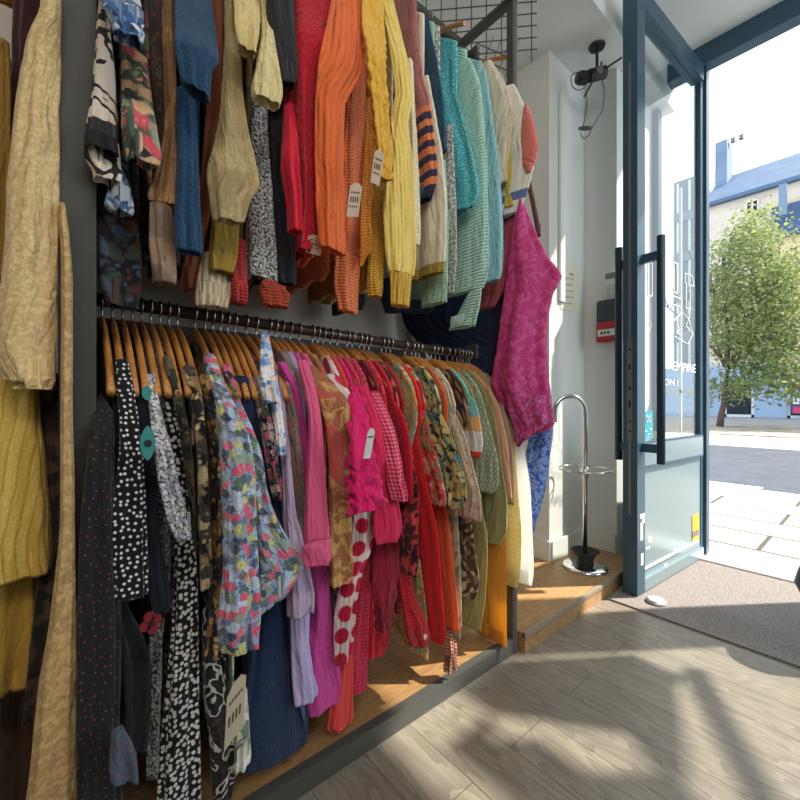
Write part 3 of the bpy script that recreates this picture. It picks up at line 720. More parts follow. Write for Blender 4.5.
for i in range(24): clumps.append(F_(rt.uniform(765, 815), rt.uniform(235, 370), ty + rt.uniform(-1.2, 1.0)))
for cl in clumps:
    for j in range(80):
        q = cl + Vector((rt.gauss(0, .36), rt.gauss(0, .36), rt.gauss(0, .30)))
        a = Vector((rt.uniform(-1, 1), rt.uniform(-1, 1), rt.uniform(-.6, .6))).normalized(); b_ = a.cross(Vector((rt.uniform(-1, 1), rt.uniform(-1, 1), rt.uniform(-1, 1)))).normalized()
        s = rt.uniform(.05, .10)
        bm.faces.new([bm.verts.new(q + a * s), bm.verts.new(q + b_ * s * .7), bm.verts.new(q - a * s), bm.verts.new(q - b_ * s * .7)])
mesh_obj('foliage', bm, n.m, t)
# ------------------------------------------------------------------ the clothes rack
t = rack = thing('clothes_rack', 'dark steel clothes rack with two brown rails and oak base board', 'clothes rack', (-1.2, .7, 0))
mesh_obj('base_board', box((-1.53, -1.25, .03), (-.985, 1.40, .058)), M_BASEW, t)
mesh_obj('base_frame', box((-.985, -1.3, .0), (-.955, 1.405, .062), .003), M_STEEL, t)
mesh_obj('base_frame', box((-1.53, 1.38, .0), (-.985, 1.41, .028), .003), M_STEEL, t)
mesh_obj('post', box((-.985, .004, .062), (-.955, .058, 2.95)), M_FRAME, t)
mesh_obj('post', box((-1.53, .004, .03), (-1.49, .058, 2.95)), M_FRAME, t)
mesh_obj('post', box((-.985, 1.385, .062), (-.955, 1.405, 2.62)), M_STEEL, t)
mesh_obj('post', box((-.985, 1.4055, .0), (-.957, 1.418, 2.62)), M_GREYST, t)  # outer strip in lighter steel: the post's lit side put into colour
mesh_obj('post', box((-1.53, 1.385, .03), (-1.50, 1.415, 2.62)), M_STEEL, t)
mesh_obj('divider_panel', box((-1.49, .016, .06), (-.986, .024, 2.95)), plain('divider_dark', (60, 56, 50), .7), t)
bm = bmesh.new(); strut(bm, (-.97, .03, 2.61), (-.97, 1.405, 2.61), .014); strut(bm, (-1.24, 0.03, 2.61), (-1.24, 1.405, 2.61), .014); strut(bm, (-1.51, .03, 2.61), (-1.51, 1.4, 2.61), .014)
strut(bm, (-1.52, 1.40, 2.61), (-.957, 1.40, 2.61), .014); mesh_obj('top_frame', bm, M_STEEL, t)
bm = bmesh.new(); c0 = at_d(468, 34, 1.96)
for i in range(8):
    a = c0 + RIGHT * (-.20 + i * .072); strut(bm, a + Vector((0, 0, -.13)), a + Vector((0, 0, .20)), .0019)
for j in range(6):
    a = c0 + Vector((0, 0, -.10 + j * .057)); strut(bm, a - RIGHT * .22 - Vector((0, 0, .02)), a + RIGHT * .33 + Vector((0, 0, .028)), .0019)
for i in range(4):
    a = at_d(478 + i * 9, 78, 1.90); strut(bm, a, a + RIGHT * .07 + Vector((0, 0, .19)), .0019); a = at_d(478, 44 + i * 14, 1.90); strut(bm, a, a + RIGHT * .14 - Vector((0, 0, .06)), .0019)
mesh_obj('wire_mesh', bm, M_STEEL, t)
bm = path_tube(bmesh.new(), [(RAILX, .05, rail_z(.05)), (RAILX, 1.392, rail_z(1.392))], .0155, 18)
mesh_obj('rail', bm, M_RAIL, t, smooth=True)
bm = path_tube(bmesh.new(), [(RAILX, .05, 2.52), (RAILX, 1.392, 2.50)], .0155, 18); mesh_obj('rail', bm, M_RAIL, t, smooth=True)
bm = path_tube(bmesh.new(), [(-1.16, -1.2, 2.52), (-1.16, .01, 2.52)], .0155, 18); mesh_obj('rail', bm, M_RAIL, t, smooth=True)
mesh_obj('cross_bar', box((-1.50, .05, 1.215), (-1.47, 1.40, 1.245)), M_FRAME, t)
bm = bmesh.new()
for y in (.42, .80, 1.12):
    lathe(bm, [(.02, -.006), (.021, 0), (.02, .006)], (0, 0, 0), 4); bm.free(); bm = bmesh.new()
bm.free()
for z in (1.22, 2.51):
    mesh_obj('rail_bracket', box((RAILX - .03, 1.385, z - .03), (RAILX + .03, 1.40, z + .03), .003), M_STEEL, t)
# ------------------------------------------------------------------ garments
LAYX = lambda k: (-.977 + .0345 * k, .0155)          # front plane and half depth of the k-th layer of hanging sleeves
XT = -.985                                     # where a hanger's front tip hangs
def px_to_y(px, X):
    k = kx(px); return -X * (CS + SN * k) / (SN - CS * k)
def hem(out):
    """turn a narrowing last row into a slanted hem"""
    p, q = out[-2], out[-1]
    if q[3] < .72 * p[3]:
        ax = RIGHT if abs(p[0] - q[0]) > 1e-9 and abs(p[1] - q[1]) > 1e-9 and False else None
        off = max(-1, min(1, ((Vector(q[:2]) - Vector(p[:2])).length * (1 if q[1] > p[1] else -1)) / max(p[3], 1e-4) * 1.6)); dz = p[2] - q[2]
        out[-1] = (p[0] * .6 + q[0] * .4, p[1] * .75 + q[1] * .25, p[2] - dz * .55, p[3] * .92, p[4]); return dz * .5 * off
    return 0
def rows_x(rows, layer, first_tip=True):
    X, dep = LAYX(layer); out = []
    for i, (py, a, b) in enumerate(rows):
        f = min(1, i / 2) if first_tip else 1
        x = XT + (X - XT) * f; dp = .011 + (dep - .011) * f
        A, B = at_x(a, py, x - dp * .5), at_x(b, py, x - dp * .5)
        out.append((x - dp, (A.y + B.y) / 2, max((A.z + B.z) / 2, .072 + .01 * (len(rows) - i)) if x < -.92 else (A.z + B.z) / 2, abs(B.y - A.y) / 2, dp))
    return out, EY, EX, hem(out)
def rows_y(rows, Y, wid, th):
    out = []
    for i, (py, a, b) in enumerate(rows):
        P = at_y(b, py, Y); f = min(1, i / 2)
        wd = wid * (.40 + .60 * f) if wid else P.x - at_y(a, py, Y).x
        out.append((P.x - wd / 2, Y, P.z, wd / 2, th * (.8 + .2 * f)))
    return out, EX, EY, 0
def rows_d(rows, d, th):
    m = sum((r[1] + r[2]) / 2 for r in rows) / len(rows); v = (FWD + RIGHT * kx(m)).normalized(); a = Vector((-v.y, v.x, 0)); a = a if a.dot(RIGHT) > 0 else -a
    out = []
    for py, p0, p1 in rows:
        A, B = at_d(p0, py, d), at_d(p1, py, d); mid = (A + B) / 2
        # edges seen along the view direction, measured across it
        hw = .5 * abs((B - A).dot(RIGHT)) * abs(a.dot(RIGHT)) + 0 * th; hw = (B - A).length / 2 * max(.3, (v.dot(FWD)))
        c = mid + v * th * .7
        out.append((c.x, c.y, c.z, hw, th))
    return out, a, v, hem(out)
GARMENTS = []     # filled below, then hung in order along the rail
def G(name, label, cat, mat, tubes, y=None, hem=None, short=None, slabm=None, up=False, hang=True, extra=None, arm=None):
    GARMENTS.append(dict(name=name, label=label, cat=cat, mat=mat, tubes=tubes, y=y, hem=hem, short=short, slabm=slabm, up=up, hang=hang, extra=extra))
def desired_y(g):
    if g['y'] is not None: return px_to_y(g['y'], RAILX)
    t = g['tubes'][0]
    if t[1] == 'Y':
        mp = max(r[2] for r in t[3]); y2, y3 = px_to_y(mp, -.93), px_to_y(mp, -.865)
        if g['up'] or not (t[3][0][0] < 400 < t[3][-1][0]): return y2
        for p, q in zip(t[3], t[3][1:]):
            if p[0] <= 400 <= q[0]: px4 = p[2] + (q[2] - p[2]) * (400 - p[0]) / (q[0] - p[0])
        return max(y3, min(y2, px_to_y(px4, -.985)))
    py, a, b = t[3][0]; return px_to_y((a + b) / 2, XT)
def relax(gs, lo, hi, sp):
    gs.sort(key=desired_y); ys = [max(lo, desired_y(g)) for g in gs]
    for i in range(1, len(ys)): ys[i] = max(ys[i], ys[i - 1] + sp)
    if ys[-1] > hi:
        ys[-1] = hi
        for i in range(len(ys) - 2, -1, -1): ys[i] = min(ys[i], ys[i + 1] - sp)
    for g, y in zip(gs, ys): g['Y'] = y
def arm_z(x, y, short=False):  # underside of a hanger arm on the lower rail
    t = min(1.25, abs(x - RAILX) / (.16 if short else .20))
    return rail_z(y) - .062 - (.118 if short else .165) * (t * .45 + t * t * .55)
# -- hanger prototype (origin at the rail axis)
def hanger(y, label, short=False, protos={}):
    loc = Vector((RAILX, y, rail_z(y))); hw_, dr_ = (.160, .118) if short else (.205, .165)
    if short not in protos:
        t = thing('hanger', label, 'hanger', loc, 'wooden hangers on the lower rail')
        bm = bmesh.new(); n = 22; rings = []
        for i in range(n + 1):
            u = -1 + 2 * i / n; x = u * hw_; tt = abs(u)
            z = -.052 - dr_ * (tt * .45 + tt * tt * .55); hh = .013 * (1 - .25 * tt) + .004 * (1 - tt); hy = .0062 + .0012 * tt
            ring = []
            for k in range(10):
                a = 2 * math.pi * k / 10; ring.append(bm.verts.new(loc + Vector((x, hy * math.cos(a), z + hh * math.sin(a)))))
            rings.append(ring)
        for A, B in zip(rings, rings[1:]):
            for k in range(10): bm.faces.new((A[k], A[(k + 1) % 10], B[(k + 1) % 10], B[k]))
        bm.faces.new(rings[0]); bm.faces.new(rings[-1])
        mesh_obj('arms', bm, M_HANG, t, smooth=True)
        bm = bmesh.new(); pts = [loc + Vector((0, 0, -.05)), loc + Vector((0, 0, -.028))]
        for i in range(11):
            a = -math.pi / 2 + (math.pi * 1.35) * i / 10; pts.append(loc + Vector((.0185 * math.cos(a), 0, .0185 * math.sin(a))))
        mesh_obj('hook', path_tube(bm, pts, .0026, 8), M_HOOK, t, smooth=True)
        protos[short] = t; return t
    src = protos[short]; t = src.copy(); COL.objects.link(t); t.location = loc; t['label'] = label
    for ch in src.children:
        c = ch.copy(); COL.objects.link(c); c.parent = t
    return t

exec_specs = []
f = fabric
# ---- lower rail, from the left post to the right end of the rack
G('shirt', 'long sheer charcoal shirt with tiny red dots hanging beside the left post', 'shirt', f('sheer_dots', 'dots', [(34, 34, 40), (130, 66, 66)], 60, .8, p=(.11, .6)),
  [('sleeve', 'X', 1, [(397, 98, 104), (414, 93, 114), (475, 85, 115), (550, 79, 118), (650, 78, 122), (740, 78, 120), (812, 79, 124)]), ('cuff', 'X', 2, [(735, 112, 126), (765, 110, 138), (795, 122, 134)], f('sheer_cuff', 'dots', [(78, 88, 104), (160, 80, 90)], 60, p=(.12, .6)))], y=99, short='sheer charcoal shirt')
G('dress', 'long plain black dress with red flower between polka dot blouse and charcoal shirt', 'dress', f('black_cloth', 'plain', [(22, 23, 28)]),
  [('sleeve', 'X', 0, [(398, 112, 119), (430, 113, 121), (500, 114, 120), (590, 113, 122), (660, 122, 150), (735, 126, 149), (752, 130, 147)])], y=105, short='plain black dress', extra='flower')
G('blouse', 'black blouse with white polka dots, third garment from the left post', 'blouse', f('polka', 'dots', [(20, 21, 27), (232, 230, 226)], 84, p=(.23, .55)),
  [('sleeve', 'X', 1, [(362, 115, 129), (400, 118, 137), (450, 120, 144), (500, 114, 147), (550, 108, 148), (580, 108, 149), (598, 116, 148)])], y=119, short='polka dot blouse')
G('blouse', 'black blouse with teal eye motif and pale blue hem beside the polka dots', 'blouse', f('navy_black', 'plain', [(32, 38, 52)]),
  [('sleeve', 'X', 0, [(388, 136, 147), (430, 140, 153), (480, 145, 157), (540, 148, 160), (596, 151, 171), (612, 155, 172)])], y=128, short='teal eye blouse', extra='eye')
G('dress', 'long grey speckled dress hanging between teal eye blouse and black floral dress', 'dress', f('speckle_grey', 'tweed', [(40, 40, 42), (170, 168, 164)], 130),
  [('sleeve', 'X', 0, [(376, 150, 156), (475, 155, 165), (560, 158, 172), (645, 151, 163), (778, 148, 159)])], y=135, short='grey speckled dress')
G('dress', 'blue white ditsy print dress leaning right beside the teal eye blouse', 'dress', f('ditsy', 'floral', [(40, 42, 52), (214, 214, 220), (166, 172, 190), (230, 226, 220)], 150, p=(.5,)),
  [('sleeve', 'X', 1, [(377, 146, 156), (420, 151, 164), (450, 155, 173), (500, 164, 183), (528, 172, 190), (540, 178, 192)])], y=143.6, short='ditsy print dress')
G('dress', 'long black dress scattered with white petals reaching down to the base board', 'dress', f('petals', 'dots', [(16, 16, 20), (214, 210, 204)], 82, p=(.34, .75)),
  [('sleeve', 'X', 0, [(384, 162, 171), (430, 166, 180), (480, 172, 186), (540, 176, 196), (620, 173, 198), (700, 166, 198), (760, 160, 199), (812, 158, 200)])], y=151, short='white petal dress')
G('shirt', 'dark olive print shirt half hidden behind the white petal dress', 'shirt', f('olive_print', 'cells', [(60, 56, 44), (88, 80, 58), (38, 36, 32), (110, 100, 74)], 30),
  [('sleeve', 'X', 0, [(358, 163, 172), (395, 173, 182), (430, 181, 190), (490, 188, 196), (560, 198, 203)])], y=160, short='dark olive shirt')
G('shirt', 'black shirt with large cream tropical leaves left of the flamingo shirt', 'shirt', f('tropical', 'floral', [(28, 28, 32), (206, 186, 146), (160, 136, 100), (70, 66, 62)], 22, p=(.46,)),
  [('sleeve', 'X', 1, [(368, 183, 195), (410, 192, 205), (460, 198, 208), (530, 200, 211), (575, 201, 213), (598, 203, 209)])], y=177, short='cream tropical shirt')
G('blouse', 'brown and lilac blouse with gold splashes against the flamingo shirt', 'blouse', f('gold_lilac', 'cells', [(40, 36, 40), (150, 110, 60), (74, 66, 80), (200, 160, 90), (36, 34, 40)], 26),
  [('sleeve', 'X', 0, [(377, 200, 214), (430, 210, 223), (480, 214, 223), (530, 214, 224), (600, 213, 224), (660, 206, 222)])], y=195, short='gold splash blouse')
G('dress', 'dark dress with pale zebra swirls hanging low behind the white card tag', 'dress', f('zebra', 'swirl', [(34, 32, 36), (196, 190, 180), (70, 56, 54)], 14),
  [('skirt', 'X', 0, [(610, 203, 214), (680, 204, 224), (740, 212, 236), (780, 214, 236), (806, 216, 232)])], y=205, short='zebra swirl dress')
G('skirt', 'pale green print skirt hem peeking out left of the denim dress', 'skirt', f('green_hem', 'cells', [(186, 196, 178), (226, 226, 214), (120, 140, 120), (210, 200, 180)], 60),
  [('skirt', 'X', 0, [(690, 238, 248), (745, 236, 251), (762, 236, 252), (774, 236, 243)])], y=212, short='pale green skirt')
flam = f('flamingo', 'floral', [(150, 172, 206), (92, 112, 100), (226, 92, 120), (84, 100, 116), (206, 206, 130), (196, 212, 232), (110, 130, 160), (224, 110, 134), (70, 84, 104), (150, 170, 150), (170, 190, 214)], 58, p=(.58,))
G('shirt', 'light blue shirt printed with pink flamingos and palm leaves, wide sleeves', 'shirt', flam,
  [('sleeve', 'X', 2.6, [(356, 204, 216), (385, 212, 226), (410, 219, 238), (440, 222, 250), (480, 224, 256), (530, 226, 257), (580, 225, 259), (620, 221, 261), (645, 222, 259), (657, 234, 258)]),
   ('hem', 'X', 2, [(405, 234, 242), (450, 246, 262), (490, 254, 268), (530, 259, 283), (568, 262, 305), (588, 262, 299), (614, 260, 270)])], y=219, short='flamingo shirt', extra='bigtag')
G('blouse', 'dark blouse with pink roses squeezed between flamingo shirt and denim dress', 'blouse', f('pink_roses', 'floral', [(52, 56, 70), (214, 70, 120), (90, 120, 80), (226, 120, 150)], 34, p=(.5,)),
  [('sleeve', 'X', 0, [(366, 222, 231), (400, 231, 241), (440, 241, 250), (470, 247, 254)])], y=226, short='pink rose blouse')
denim = f('denim', 'tweed', [(26, 40, 72), (38, 56, 92)], 220, wr=.35)
G('dress', 'long dark blue denim dress with rounded hem near the white card tag', 'dress', denim,
  [('skirt', 'X', 0, [(378, 233, 249), (430, 244, 262), (480, 255, 277), (540, 262, 285), (600, 258, 288), (650, 252, 293), (700, 244, 303), (735, 240, 308), (752, 247, 308), (764, 262, 300)])], y=235, short='denim dress')
G('blouse', 'navy floral blouse with pink and cream roses behind the denim dress', 'blouse', f('navy_rose', 'floral', [(38, 44, 60), (222, 110, 140), (230, 206, 190), (90, 110, 90)], 48, p=(.5,)),
  [('sleeve', 'X', 0, [(380, 250, 263), (420, 261, 272), (460, 268, 278), (500, 276, 286)])], y=246, short='navy rose blouse')
G('shirt', 'light blue chambray shirt with only a thin strip showing right of the denim dress', 'shirt', f('chambray', 'tweed', [(110, 146, 200), (136, 168, 214)], 200),
  [('sleeve', 'X', 0, [(392, 268, 274), (460, 279, 285), (560, 285, 291), (640, 290, 297), (700, 298, 304), (730, 302, 306)])], y=256, short='chambray shirt')
G('scarf', 'pastel blue and peach scarf knotted over the lower rail', 'scarf', f('pastel', 'cells', [(150, 180, 220), (236, 196, 180), (214, 224, 240), (110, 140, 190), (240, 230, 226)], 26),
  [('end', 'X', 1, [(334, 262, 269), (356, 261, 274), (385, 262, 276), (404, 266, 277)]), ('end', 'X', 1, [(372, 272, 277), (410, 274, 282), (440, 277, 286), (456, 279, 286)])], y=262, hang=False, short='pastel scarf', extra='noslab')
G('shirt', 'grey taupe shirt with red banded collar beside the orchid blouse', 'shirt', f('taupe_band', 'cells', [(150, 138, 130), (166, 152, 146), (134, 122, 118), (180, 120, 110)], 30),
  [('sleeve', 'X', 0, [(384, 283, 292), (415, 288, 299), (450, 291, 303), (500, 293, 305), (560, 295, 306)])], y=268, short='grey taupe shirt')
G('dress', 'mauve grey dress with pale lavender cuff next to the denim dress', 'dress', f('mauve', 'plain', [(182, 162, 190)]),
  [('sleeve', 'X', 1, [(385, 279, 283), (450, 284, 290), (500, 287, 294), (540, 288, 302), (595, 291, 314), (632, 296, 309)]), ('cuff', 'X', 0, [(596, 291, 311), (640, 293, 309), (675, 295, 313), (696, 297, 318), (707, 300, 314)], f('lavender', 'plain', [(190, 176, 220)]))], y=273, short='mauve grey dress')
G('blouse', 'orchid purple blouse whose long cuffed sleeve falls below the pink shirt', 'blouse', f('orchid', 'plain', [(200, 70, 150)]),
  [('sleeve', 'X', 0, [(364, 278, 287), (390, 290, 300), (440, 300, 309), (500, 303, 312), (565, 310, 326), (610, 312, 331), (655, 306, 338), (690, 305, 347), (704, 309, 345), (713, 316, 330)])], y=281, short='orchid blouse')
G('shirt', 'dusty pink long sleeve shirt with turned cuff left of the tan jacket', 'shirt', f('dusty_pink', 'plain', [(222, 92, 134)]),
  [('sleeve', 'X', 1, [(362, 298, 309), (390, 306, 317), (430, 311, 323), (480, 308, 327), (530, 306, 330), (546, 306, 331)]), ('cuff', 'X', 2, [(545, 305, 331), (556, 305, 333), (565, 308, 332)])], y=290, short='dusty pink shirt', extra='nofirst')
G('jacket', 'tan and rose brocade jacket between the dusty pink shirt and fuchsia ruffles', 'jacket', f('rose_brocade', 'brocade', [(206, 162, 96), (160, 100, 66), (186, 84, 74)], 24),
  [('sleeve', 'X', 1, [(368, 310, 317), (384, 314, 335), (402, 321, 350), (430, 327, 353), (470, 330, 352), (520, 329, 353), (560, 330, 354), (578, 332, 353), (590, 337, 347)])], y=299, short='rose brocade jacket')
G('dress', 'white dress with large crimson dots under the tan jacket', 'dress', f('crimson_dots', 'dots', [(232, 206, 204), (196, 24, 64)], 17, p=(.36, .25)),
  [('sleeve', 'X', 0, [(376, 327, 339), (395, 338, 352), (440, 352, 360), (510, 354, 373), (545, 351, 374), (575, 346, 363), (615, 338, 356), (650, 338, 353), (669, 340, 347)])], y=312, short='crimson dot dress')
G('dress', 'coral red dress with rounded hem reaching low behind the orchid sleeve', 'dress', f('coral_red', 'plain', [(214, 66, 60)]),
  [('skirt', 'X', 0, [(600, 349, 355), (650, 343, 353), (690, 333, 353), (728, 328, 353), (744, 331, 351), (751, 336, 346)])], y=316, short='coral red dress')
G('blouse', 'fuchsia blouse with ruffled front and a white paper tag', 'blouse', f('fuchsia', 'plain', [(224, 28, 106)], wr=.7),
  [('ruffle', 'X', 2, [(388, 350, 358), (420, 351, 370), (455, 351, 376), (485, 351, 383), (503, 352, 385), (517, 358, 373)], None, dict(ruffle=.013))], y=322, short='fuchsia ruffle blouse', extra='tag1')
G('shirt', 'crimson pink shirt with broad straight sleeve right of the fuchsia ruffles', 'shirt', f('crimson_pink', 'plain', [(216, 40, 92)]),
  [('sleeve', 'X', 1, [(387, 359, 369), (420, 369, 380), (460, 375, 390), (500, 376, 399), (528, 376, 403), (542, 379, 400)])], y=330, short='crimson pink shirt')
G('shirt', 'pink gingham shirt with short sleeve near the crimson pink shirt', 'shirt', f('gingham', 'plaid', [(226, 150, 170), (224, 60, 104), (190, 24, 70)], 26),
  [('sleeve', 'X', 1, [(393, 371, 380), (430, 383, 395), (470, 391, 403), (495, 394, 408), (506, 398, 407)])], y=337, short='pink gingham shirt')
G('scarf', 'twisted rose red knitted scarf hanging low beside the coral red dress', 'scarf', f('rose_twist', 'knit', [(212, 48, 84)], 30),
  [('end', 'X', 0, [(545, 362, 372), (600, 356, 371), (650, 353, 369), (685, 352, 368), (697, 356, 363)])], y=341, hang=False, short='rose twist scarf')
G('skirt', 'maroon ruffled skirt hanging under the pink gingham shirt', 'skirt', f('maroon', 'plain', [(128, 18, 42)], wr=.9),
  [('skirt', 'X', 1, [(535, 374, 402), (570, 374, 400), (600, 376, 396), (625, 379, 392), (634, 382, 389)], None, dict(ruffle=.005))], y=343, short='maroon skirt')
G('skirt', 'scarlet pleated skirt hem left of the maroon ruffles', 'skirt', f('scarlet_pleat', 'vstripe', [(214, 36, 50), (180, 20, 36), (226, 70, 84)], 12),
  [('skirt', 'X', 0, [(580, 370, 392), (620, 369, 392), (648, 369, 389), (660, 372, 384)])], y=346, short='scarlet pleated skirt')
# from here the garments are seen from their flat side
G('blouse', 'plain crimson blouse just right of the pink gingham shirt', 'blouse', f('crimson', 'plain', [(196, 26, 50)]),
  [('sleeve', 'Y', .12, [(392, 380, 388), (415, 390, 403), (440, 397, 410), (480, 400, 413), (500, 398, 412)])], short='crimson blouse')
G('blouse', 'coral blouse with blackberry dark blotches near the red collar', 'blouse', f('coral_blotch', 'floral', [(226, 84, 90), (60, 26, 36), (90, 40, 44)], 20, p=(.40,)),
  [('sleeve', 'Y', .12, [(396, 386, 394), (425, 396, 406), (460, 399, 413), (497, 402, 418), (545, 402, 418), (578, 404, 417)])], short='coral blotch blouse')
G('shirt', 'bright red long shirt with upright collar in the middle of the rack', 'shirt', f('bright_red', 'plain', [(222, 34, 42)]),
  [('sleeve', 'Y', .12, [(374, 383, 394), (400, 394, 406), (440, 405, 418), (490, 411, 428), (540, 414, 438), (600, 416, 442), (635, 420, 445), (646, 424, 443)]), ('collar', 'Y', .05, [(368, 378, 391), (380, 380, 394), (392, 384, 397)])], short='bright red shirt', hem=650)
G('cardigan', 'dark red cardigan with a round pale button at its cuff', 'cardigan', f('dark_red', 'knit', [(176, 26, 36)], 34),
  [('sleeve', 'X', 1, [(560, 397, 412), (600, 403, 416), (625, 408, 428), (640, 412, 431), (649, 418, 430)])], y=366, short='dark red cardigan', extra='button')
G('blouse', 'red and pink patterned blouse between bright red shirt and teal floral', 'blouse', f('red_floral', 'floral', [(226, 92, 90), (200, 30, 50), (240, 170, 150), (150, 150, 100)], 34, p=(.45,)),
  [('sleeve', 'Y', .12, [(380, 396, 402), (410, 410, 425), (440, 419, 432), (470, 427, 441), (500, 432, 447), (507, 437, 446)])], short='red floral blouse')
G('dress', 'orange coral dress catching sun in the middle of the rack', 'dress', f('orange_coral', 'plain', [(238, 120, 76)], trans=.25),
  [('skirt', 'Y', .13, [(480, 424, 436), (510, 430, 447), (560, 437, 454), (610, 440, 458), (632, 442, 459)])], short='orange coral dress')
G('shirt', 'black shirt covered in teal and yellow flowers with a short sleeve', 'shirt', f('teal_floral', 'floral', [(44, 44, 46), (80, 150, 160), (220, 196, 110), (170, 180, 120), (226, 214, 150)], 36, p=(.5,)),
  [('sleeve', 'Y', .13, [(377, 400, 409), (395, 412, 431), (425, 427, 447), (455, 436, 459), (485, 440, 467), (500, 443, 467), (510, 446, 458)])], short='teal floral shirt')
G('dress', 'narrow sage grey printed dress left of the brown snake print', 'dress', f('sage_print', 'cells', [(160, 160, 136), (184, 180, 156), (136, 138, 116), (190, 176, 140)], 50),
  [('skirt', 'Y', .10, [(495, 444, 456), (560, 447, 460), (620, 448, 461), (640, 450, 460)])], short='sage grey dress')
G('blouse', 'beige blouse with faint rose print beside the teal floral shirt', 'blouse', f('beige_rose', 'cells', [(222, 200, 172), (214, 176, 160), (230, 212, 190), (196, 170, 140)], 40),
  [('sleeve', 'Y', .12, [(385, 428, 436), (405, 440, 450), (430, 450, 463), (465, 458, 473), (500, 465, 481), (522, 467, 481)])], short='beige rose blouse')
G('blouse', 'brown snake print blouse with gathered sleeve at the lower right', 'blouse', f('snake', 'cells', [(86, 60, 46), (150, 116, 90), (60, 42, 34), (196, 166, 136)], 60),
  [('sleeve', 'Y', .08, [(470, 455, 463), (500, 458, 469), (545, 460, 474), (582, 463, 479), (600, 463, 474)])], short='brown snake blouse')
G('skirt', 'long khaki skirt hanging low beside the golden silk dress', 'skirt', f('khaki', 'plain', [(172, 164, 112)], trans=.2),
  [('skirt', 'Y', .13, [(500, 468, 480), (540, 470, 487), (600, 468, 485), (632, 470, 480)])], short='khaki skirt')
G('polo_shirt', 'mint polo shirt with peach, white and blue colour block sleeve', 'shirt', f('mint_block', 'bands', [(130, 206, 186), (156, 206, 214), (244, 190, 130), (236, 236, 236), (214, 70, 60)], .40, p=[0, .42, .52, .66, .84]),
  [('sleeve', 'Y', .12, [(374, 436, 447), (390, 450, 465), (405, 461, 477), (425, 466, 481), (445, 471, 483), (458, 474, 480)])], short='mint colour block polo')
G('shirt', 'grey green plaid shirt with short square sleeve', 'shirt', f('plaid', 'plaid', [(180, 196, 170), (150, 170, 140), (214, 214, 190)], 16),
  [('sleeve', 'Y', .12, [(394, 470, 481), (430, 477, 491), (465, 483, 499), (484, 486, 499), (494, 486, 493)])], short='grey green plaid shirt')
G('blouse', 'olive sage blouse with loose sleeve behind the plaid shirt', 'blouse', f('olive_sage', 'plain', [(168, 166, 118)], trans=.2),
  [('sleeve', 'Y', .13, [(388, 476, 484), (420, 485, 495), (460, 490, 501), (500, 492, 507), (530, 490, 507), (546, 487, 499)])], short='olive sage blouse')
G('dress', 'golden yellow silk dress glowing at the right end of the rack', 'dress', f('gold_silk', 'plain', [(240, 186, 84)], .5, .7, trans=.5),
  [('skirt', 'Y', .15, [(510, 488, 503), (535, 486, 506), (580, 484, 507), (620, 486, 507), (636, 490, 507), (648, 498, 508)])], short='golden silk dress')
G('blouse', 'peach blouse with thin visible edge near the right end of the rack', 'blouse', f('peach', 'plain', [(240, 190, 150)], trans=.2),
  [('sleeve', 'Y', .11, [(386, 482, 489), (410, 492, 500), (450, 499, 508), (500, 503, 512)])], short='peach blouse')
G('blouse', 'mauve beige blouse third from the right end of the rack', 'blouse', f('mauve_beige', 'plain', [(206, 182, 166)], trans=.2),
  [('sleeve', 'Y', .11, [(388, 487, 496), (425, 500, 509), (470, 506, 514), (505, 506, 514)])], short='mauve beige blouse')
G('dress', 'pale yellow lace dress with tattered hem near the right end', 'dress', f('cream_lace', 'brocade', [(252, 242, 200), (246, 228, 170)], 60, trans=.6),
  [('skirt', 'Y', .11, [(392, 494, 503), (430, 503, 513), (480, 508, 517), (530, 508, 521), (570, 507, 520), (588, 510, 517)])], short='pale yellow lace dress')
G('dress', 'sheer white dress bright in the sun, last on the rack', 'dress', f('sheer_white', 'plain', [(250, 250, 246)], trans=.65),
  [('skirt', 'Y', .13, [(398, 503, 512), (440, 511, 522), (490, 516, 530), (540, 519, 532), (572, 520, 533), (586, 523, 531)])], short='sheer white dress')
G('skirt', 'pale yellow floral skirt hem glowing above the oak base board', 'skirt', f('yellow_floral', 'cells', [(230, 206, 130), (244, 226, 170), (150, 196, 170), (226, 150, 90)], 40, trans=.3),
  [('skirt', 'Y', .14, [(560, 400, 420), (610, 404, 426), (645, 405, 428), (660, 410, 428)])], short='yellow floral skirt')
G('belt', 'twisted pink and brown cord belt dangling to the base frame edge', 'belt', f('cord', 'stripe', [(196, 140, 120), (120, 76, 66)], 30),
  [('cord', 'X', 0, [(612, 450, 454), (635, 449, 455), (650, 450, 455), (668, 448, 455), (686, 448, 453)], None, dict(folds=.5))], y=428, hang=False, short='cord belt')

# ---- upper rail
U = lambda *a, **k: G(*a, up=True, **k)
U('scarf', 'white scarf with bold black swirls at the top left by the post', 'scarf', f('bw_swirl', 'swirl', [(226, 212, 196), (40, 38, 40), (120, 96, 84)], 9),
  [('end', 'X', 1, [(-10, 98, 106), (20, 97, 109), (60, 95, 114), (100, 91, 117), (135, 86, 118), (158, 84, 120), (172, 92, 121), (186, 98, 113)]), ('border', 'X', 1.3, [(134, 86, 117), (141, 84, 118), (150, 84, 119)], f('swirl_border', 'plain', [(34, 32, 34)]))], y=100)
U('blouse', 'blue and white tie dye blouse sleeve hanging at the very top left', 'blouse', f('tie_dye', 'cells', [(60, 100, 150), (190, 200, 214), (120, 150, 190), (40, 60, 90), (220, 222, 226)], 28),
  [('sleeve', 'X', 2, [(-40, 96, 132), (-5, 98, 143), (15, 104, 145), (30, 112, 145), (43, 119, 137)])], y=106)
